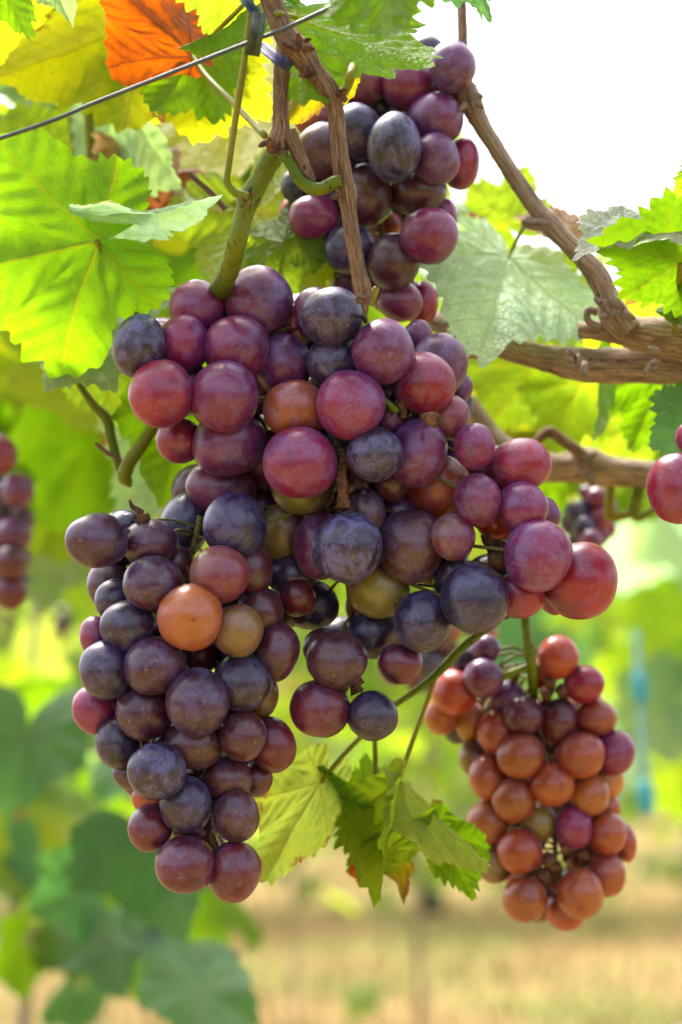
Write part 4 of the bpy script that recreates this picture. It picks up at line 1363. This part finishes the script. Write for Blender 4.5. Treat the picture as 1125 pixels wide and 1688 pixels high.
ORANGE = '''920 1083 34 35 .8 E .3, 963 1128 33 31 .8 C .25, 982 1184 34 30 1.2 S .15, 863 1181 32 32 .4 R .3, 921 1191 32 39 .5 R .25, 859 1246 39 37 0 S .15
957 1245 40 37 0 S .15, 1013 1240 33 37 .9 M .3, 820 1208 31 37 1.2 S .15, 781 1250 25 29 2 Y .3, 804 1281 31 37 .9 S .15, 910 1292 36 36 0 S .15
848 1318 36 37 .5 S .15, 973 1310 31 35 .7 S .15, 998 1286 30 32 2.2 O .2, 996 1332 27 30 2.5 S .15, 806 1355 35 37 1 S .15, 889 1356 29 31 .5 Y .4
946 1364 30 35 .5 M .4, 1000 1374 33 34 1 S .15, 1029 1387 20 33 2 S .15, 858 1403 36 37 .3 S .15, 815 1425 30 30 1.5 Y .4, 998 1441 33 38 1.2 S .15
957 1473 38 40 0 S .15, 866 1482 36 37 .4 S .15, 933 1500 34 33 1 S .15, 886 1490 31 30 2 Y .3
797 1118 33 32 .4 P .4, 750 1141 36 37 1 E .3, 801 1070 24 24 1.5 P .5, 771 1090 26 26 1.6 N .4, 838 1150 29 28 .8 P .5, 727 1180 27 31 2 O .2
776 1190 24 32 2 O .2, 757 1194 28 31 3 N .3, 896 1110 25 26 2.6 E .1, 870 1420 26 26 4 B .2, 960 1410 26 28 4 S .2'''
orange = bunch('orange brown half ripe bunch hanging at the lower right', ORANGE, [(872, 1080, .01), (880, 1150, .015), (900, 1240, .025), (910, 1330, .02), (915, 1400, .012), (915, 1440, .01)], .10, bloom=.2, fill=34, fillk='SSSBRY', seed=12, holes=[(905, 1125, 30), (915, 1420, 24)],
               stalk=[(862, 985, 6, -.02), (866, 1020, 8), (870, 1055, 8), (872, 1070, 10), (877, 1100, 9), (880, 1150, 8, .01)])
for (x, y, r) in [(905, 1122, 9), (925, 1135, 10), (898, 1140, 9), (930, 1395, 9), (905, 1415, 13), (960, 1405, 8), (895, 1440, 12), (915, 1425, 10), (845, 1105, 8), (912, 1245, 9), (908, 1210, 8)]:
    knob(orange, [(x, y, r, -.004), (x + 4, y + 9, r * .9, .0), (x + 2, y + 22, r * .6, .012)], .105)
knob(orange, [(874, 1098, 7), (855, 1105, 6), (838, 1112, 7), (826, 1118, 5)], .10, 'pedicel', M_SHOOT)

bunch('two pink red grapes of a bunch cut off by the right edge', '1118 805 50 57 0 C .5, 1140 722 26 28 1 M .5, 1190 760 48 48 2 P .5, 1180 860 46 46 2 M .5, 1215 820 46 46 3 P .5', [(1190, 690, .02), (1190, 780, .02), (1190, 860, .02)], -.01, seed=2, sep=.8)
bunch('small soft red and purple bunch cut off by the left edge', '''0 749 28 32 0 C .4, 30 808 26 28 .5 P .4, 4 822 24 26 1 N .4, 38 856 18 24 1.5 P .4, 6 852 24 26 1 P .4, 22 882 30 29 .3 P .35, 19 927 28 29 0 R .3, 18 976 28 28 .2 R .3
42 922 11 16 2 P .3, 36 956 12 18 2 N .3, -20 800 28 28 1 P .4, -25 860 28 28 1 P .4, -30 910 28 28 1 P .4, -22 960 26 26 2 P .4''', [(-5, 700, .03), (0, 800, .03), (5, 900, .03), (10, 960, .03)], .30, seed=4, low=False, lab=False)
bunch('small blurred purple bunch under the lower branch at the right', '''950 845 20 20 1 N .5, 985 822 20 19 1 M .4, 962 872 20 22 .3 N .6, 990 856 19 20 .3 M .4, 975 893 19 20 .2 M .4, 1003 838 14 18 1 P .4, 940 862 16 20 1.5 N .3, 1004 872 12 16 1.5 M .3
990 882 14 18 .4 M .4, 970 838 18 18 1.2 P .4, 950 890 14 16 2 N .3, 968 812 14 12 1 P .4''', [(975, 790, .03), (975, 830, .03), (972, 870, .03)], .23, seed=6, low=True, lab=False)
bunch('tiny dark blurred bunch among leaves left of the long dark bunch', '''103 1015 11 13 0 B .2, 96 1030 11 13 .5 B .2, 110 1032 11 13 .5 R .2, 103 1044 10 12 0 B .2, 100 1055 8 9 .5 B .2''', [(103, 1000, .02), (103, 1040, .02)], 1.5, seed=7, low=True, lab=False)
bunch('soft dark bunch tucked between the centre bunch and the orange brown bunch', '''690 1060 26 28 1 N .4, 720 1048 26 26 .6 B .3, 704 1095 26 26 .2 N .5, 735 1080 26 26 1 R .3, 672 1075 22 24 1.6 B .3, 650 1105 22 24 1 M .3, 715 1125 20 20 1.5 N .4, 690 1120 22 22 1.4 P .4
740 1040 20 20 2 E .1, 800 1045 20 18 2 E .1''', [(700, 1010, .03), (705, 1060, .03), (705, 1110, .03)], .35, seed=9, lab=False)
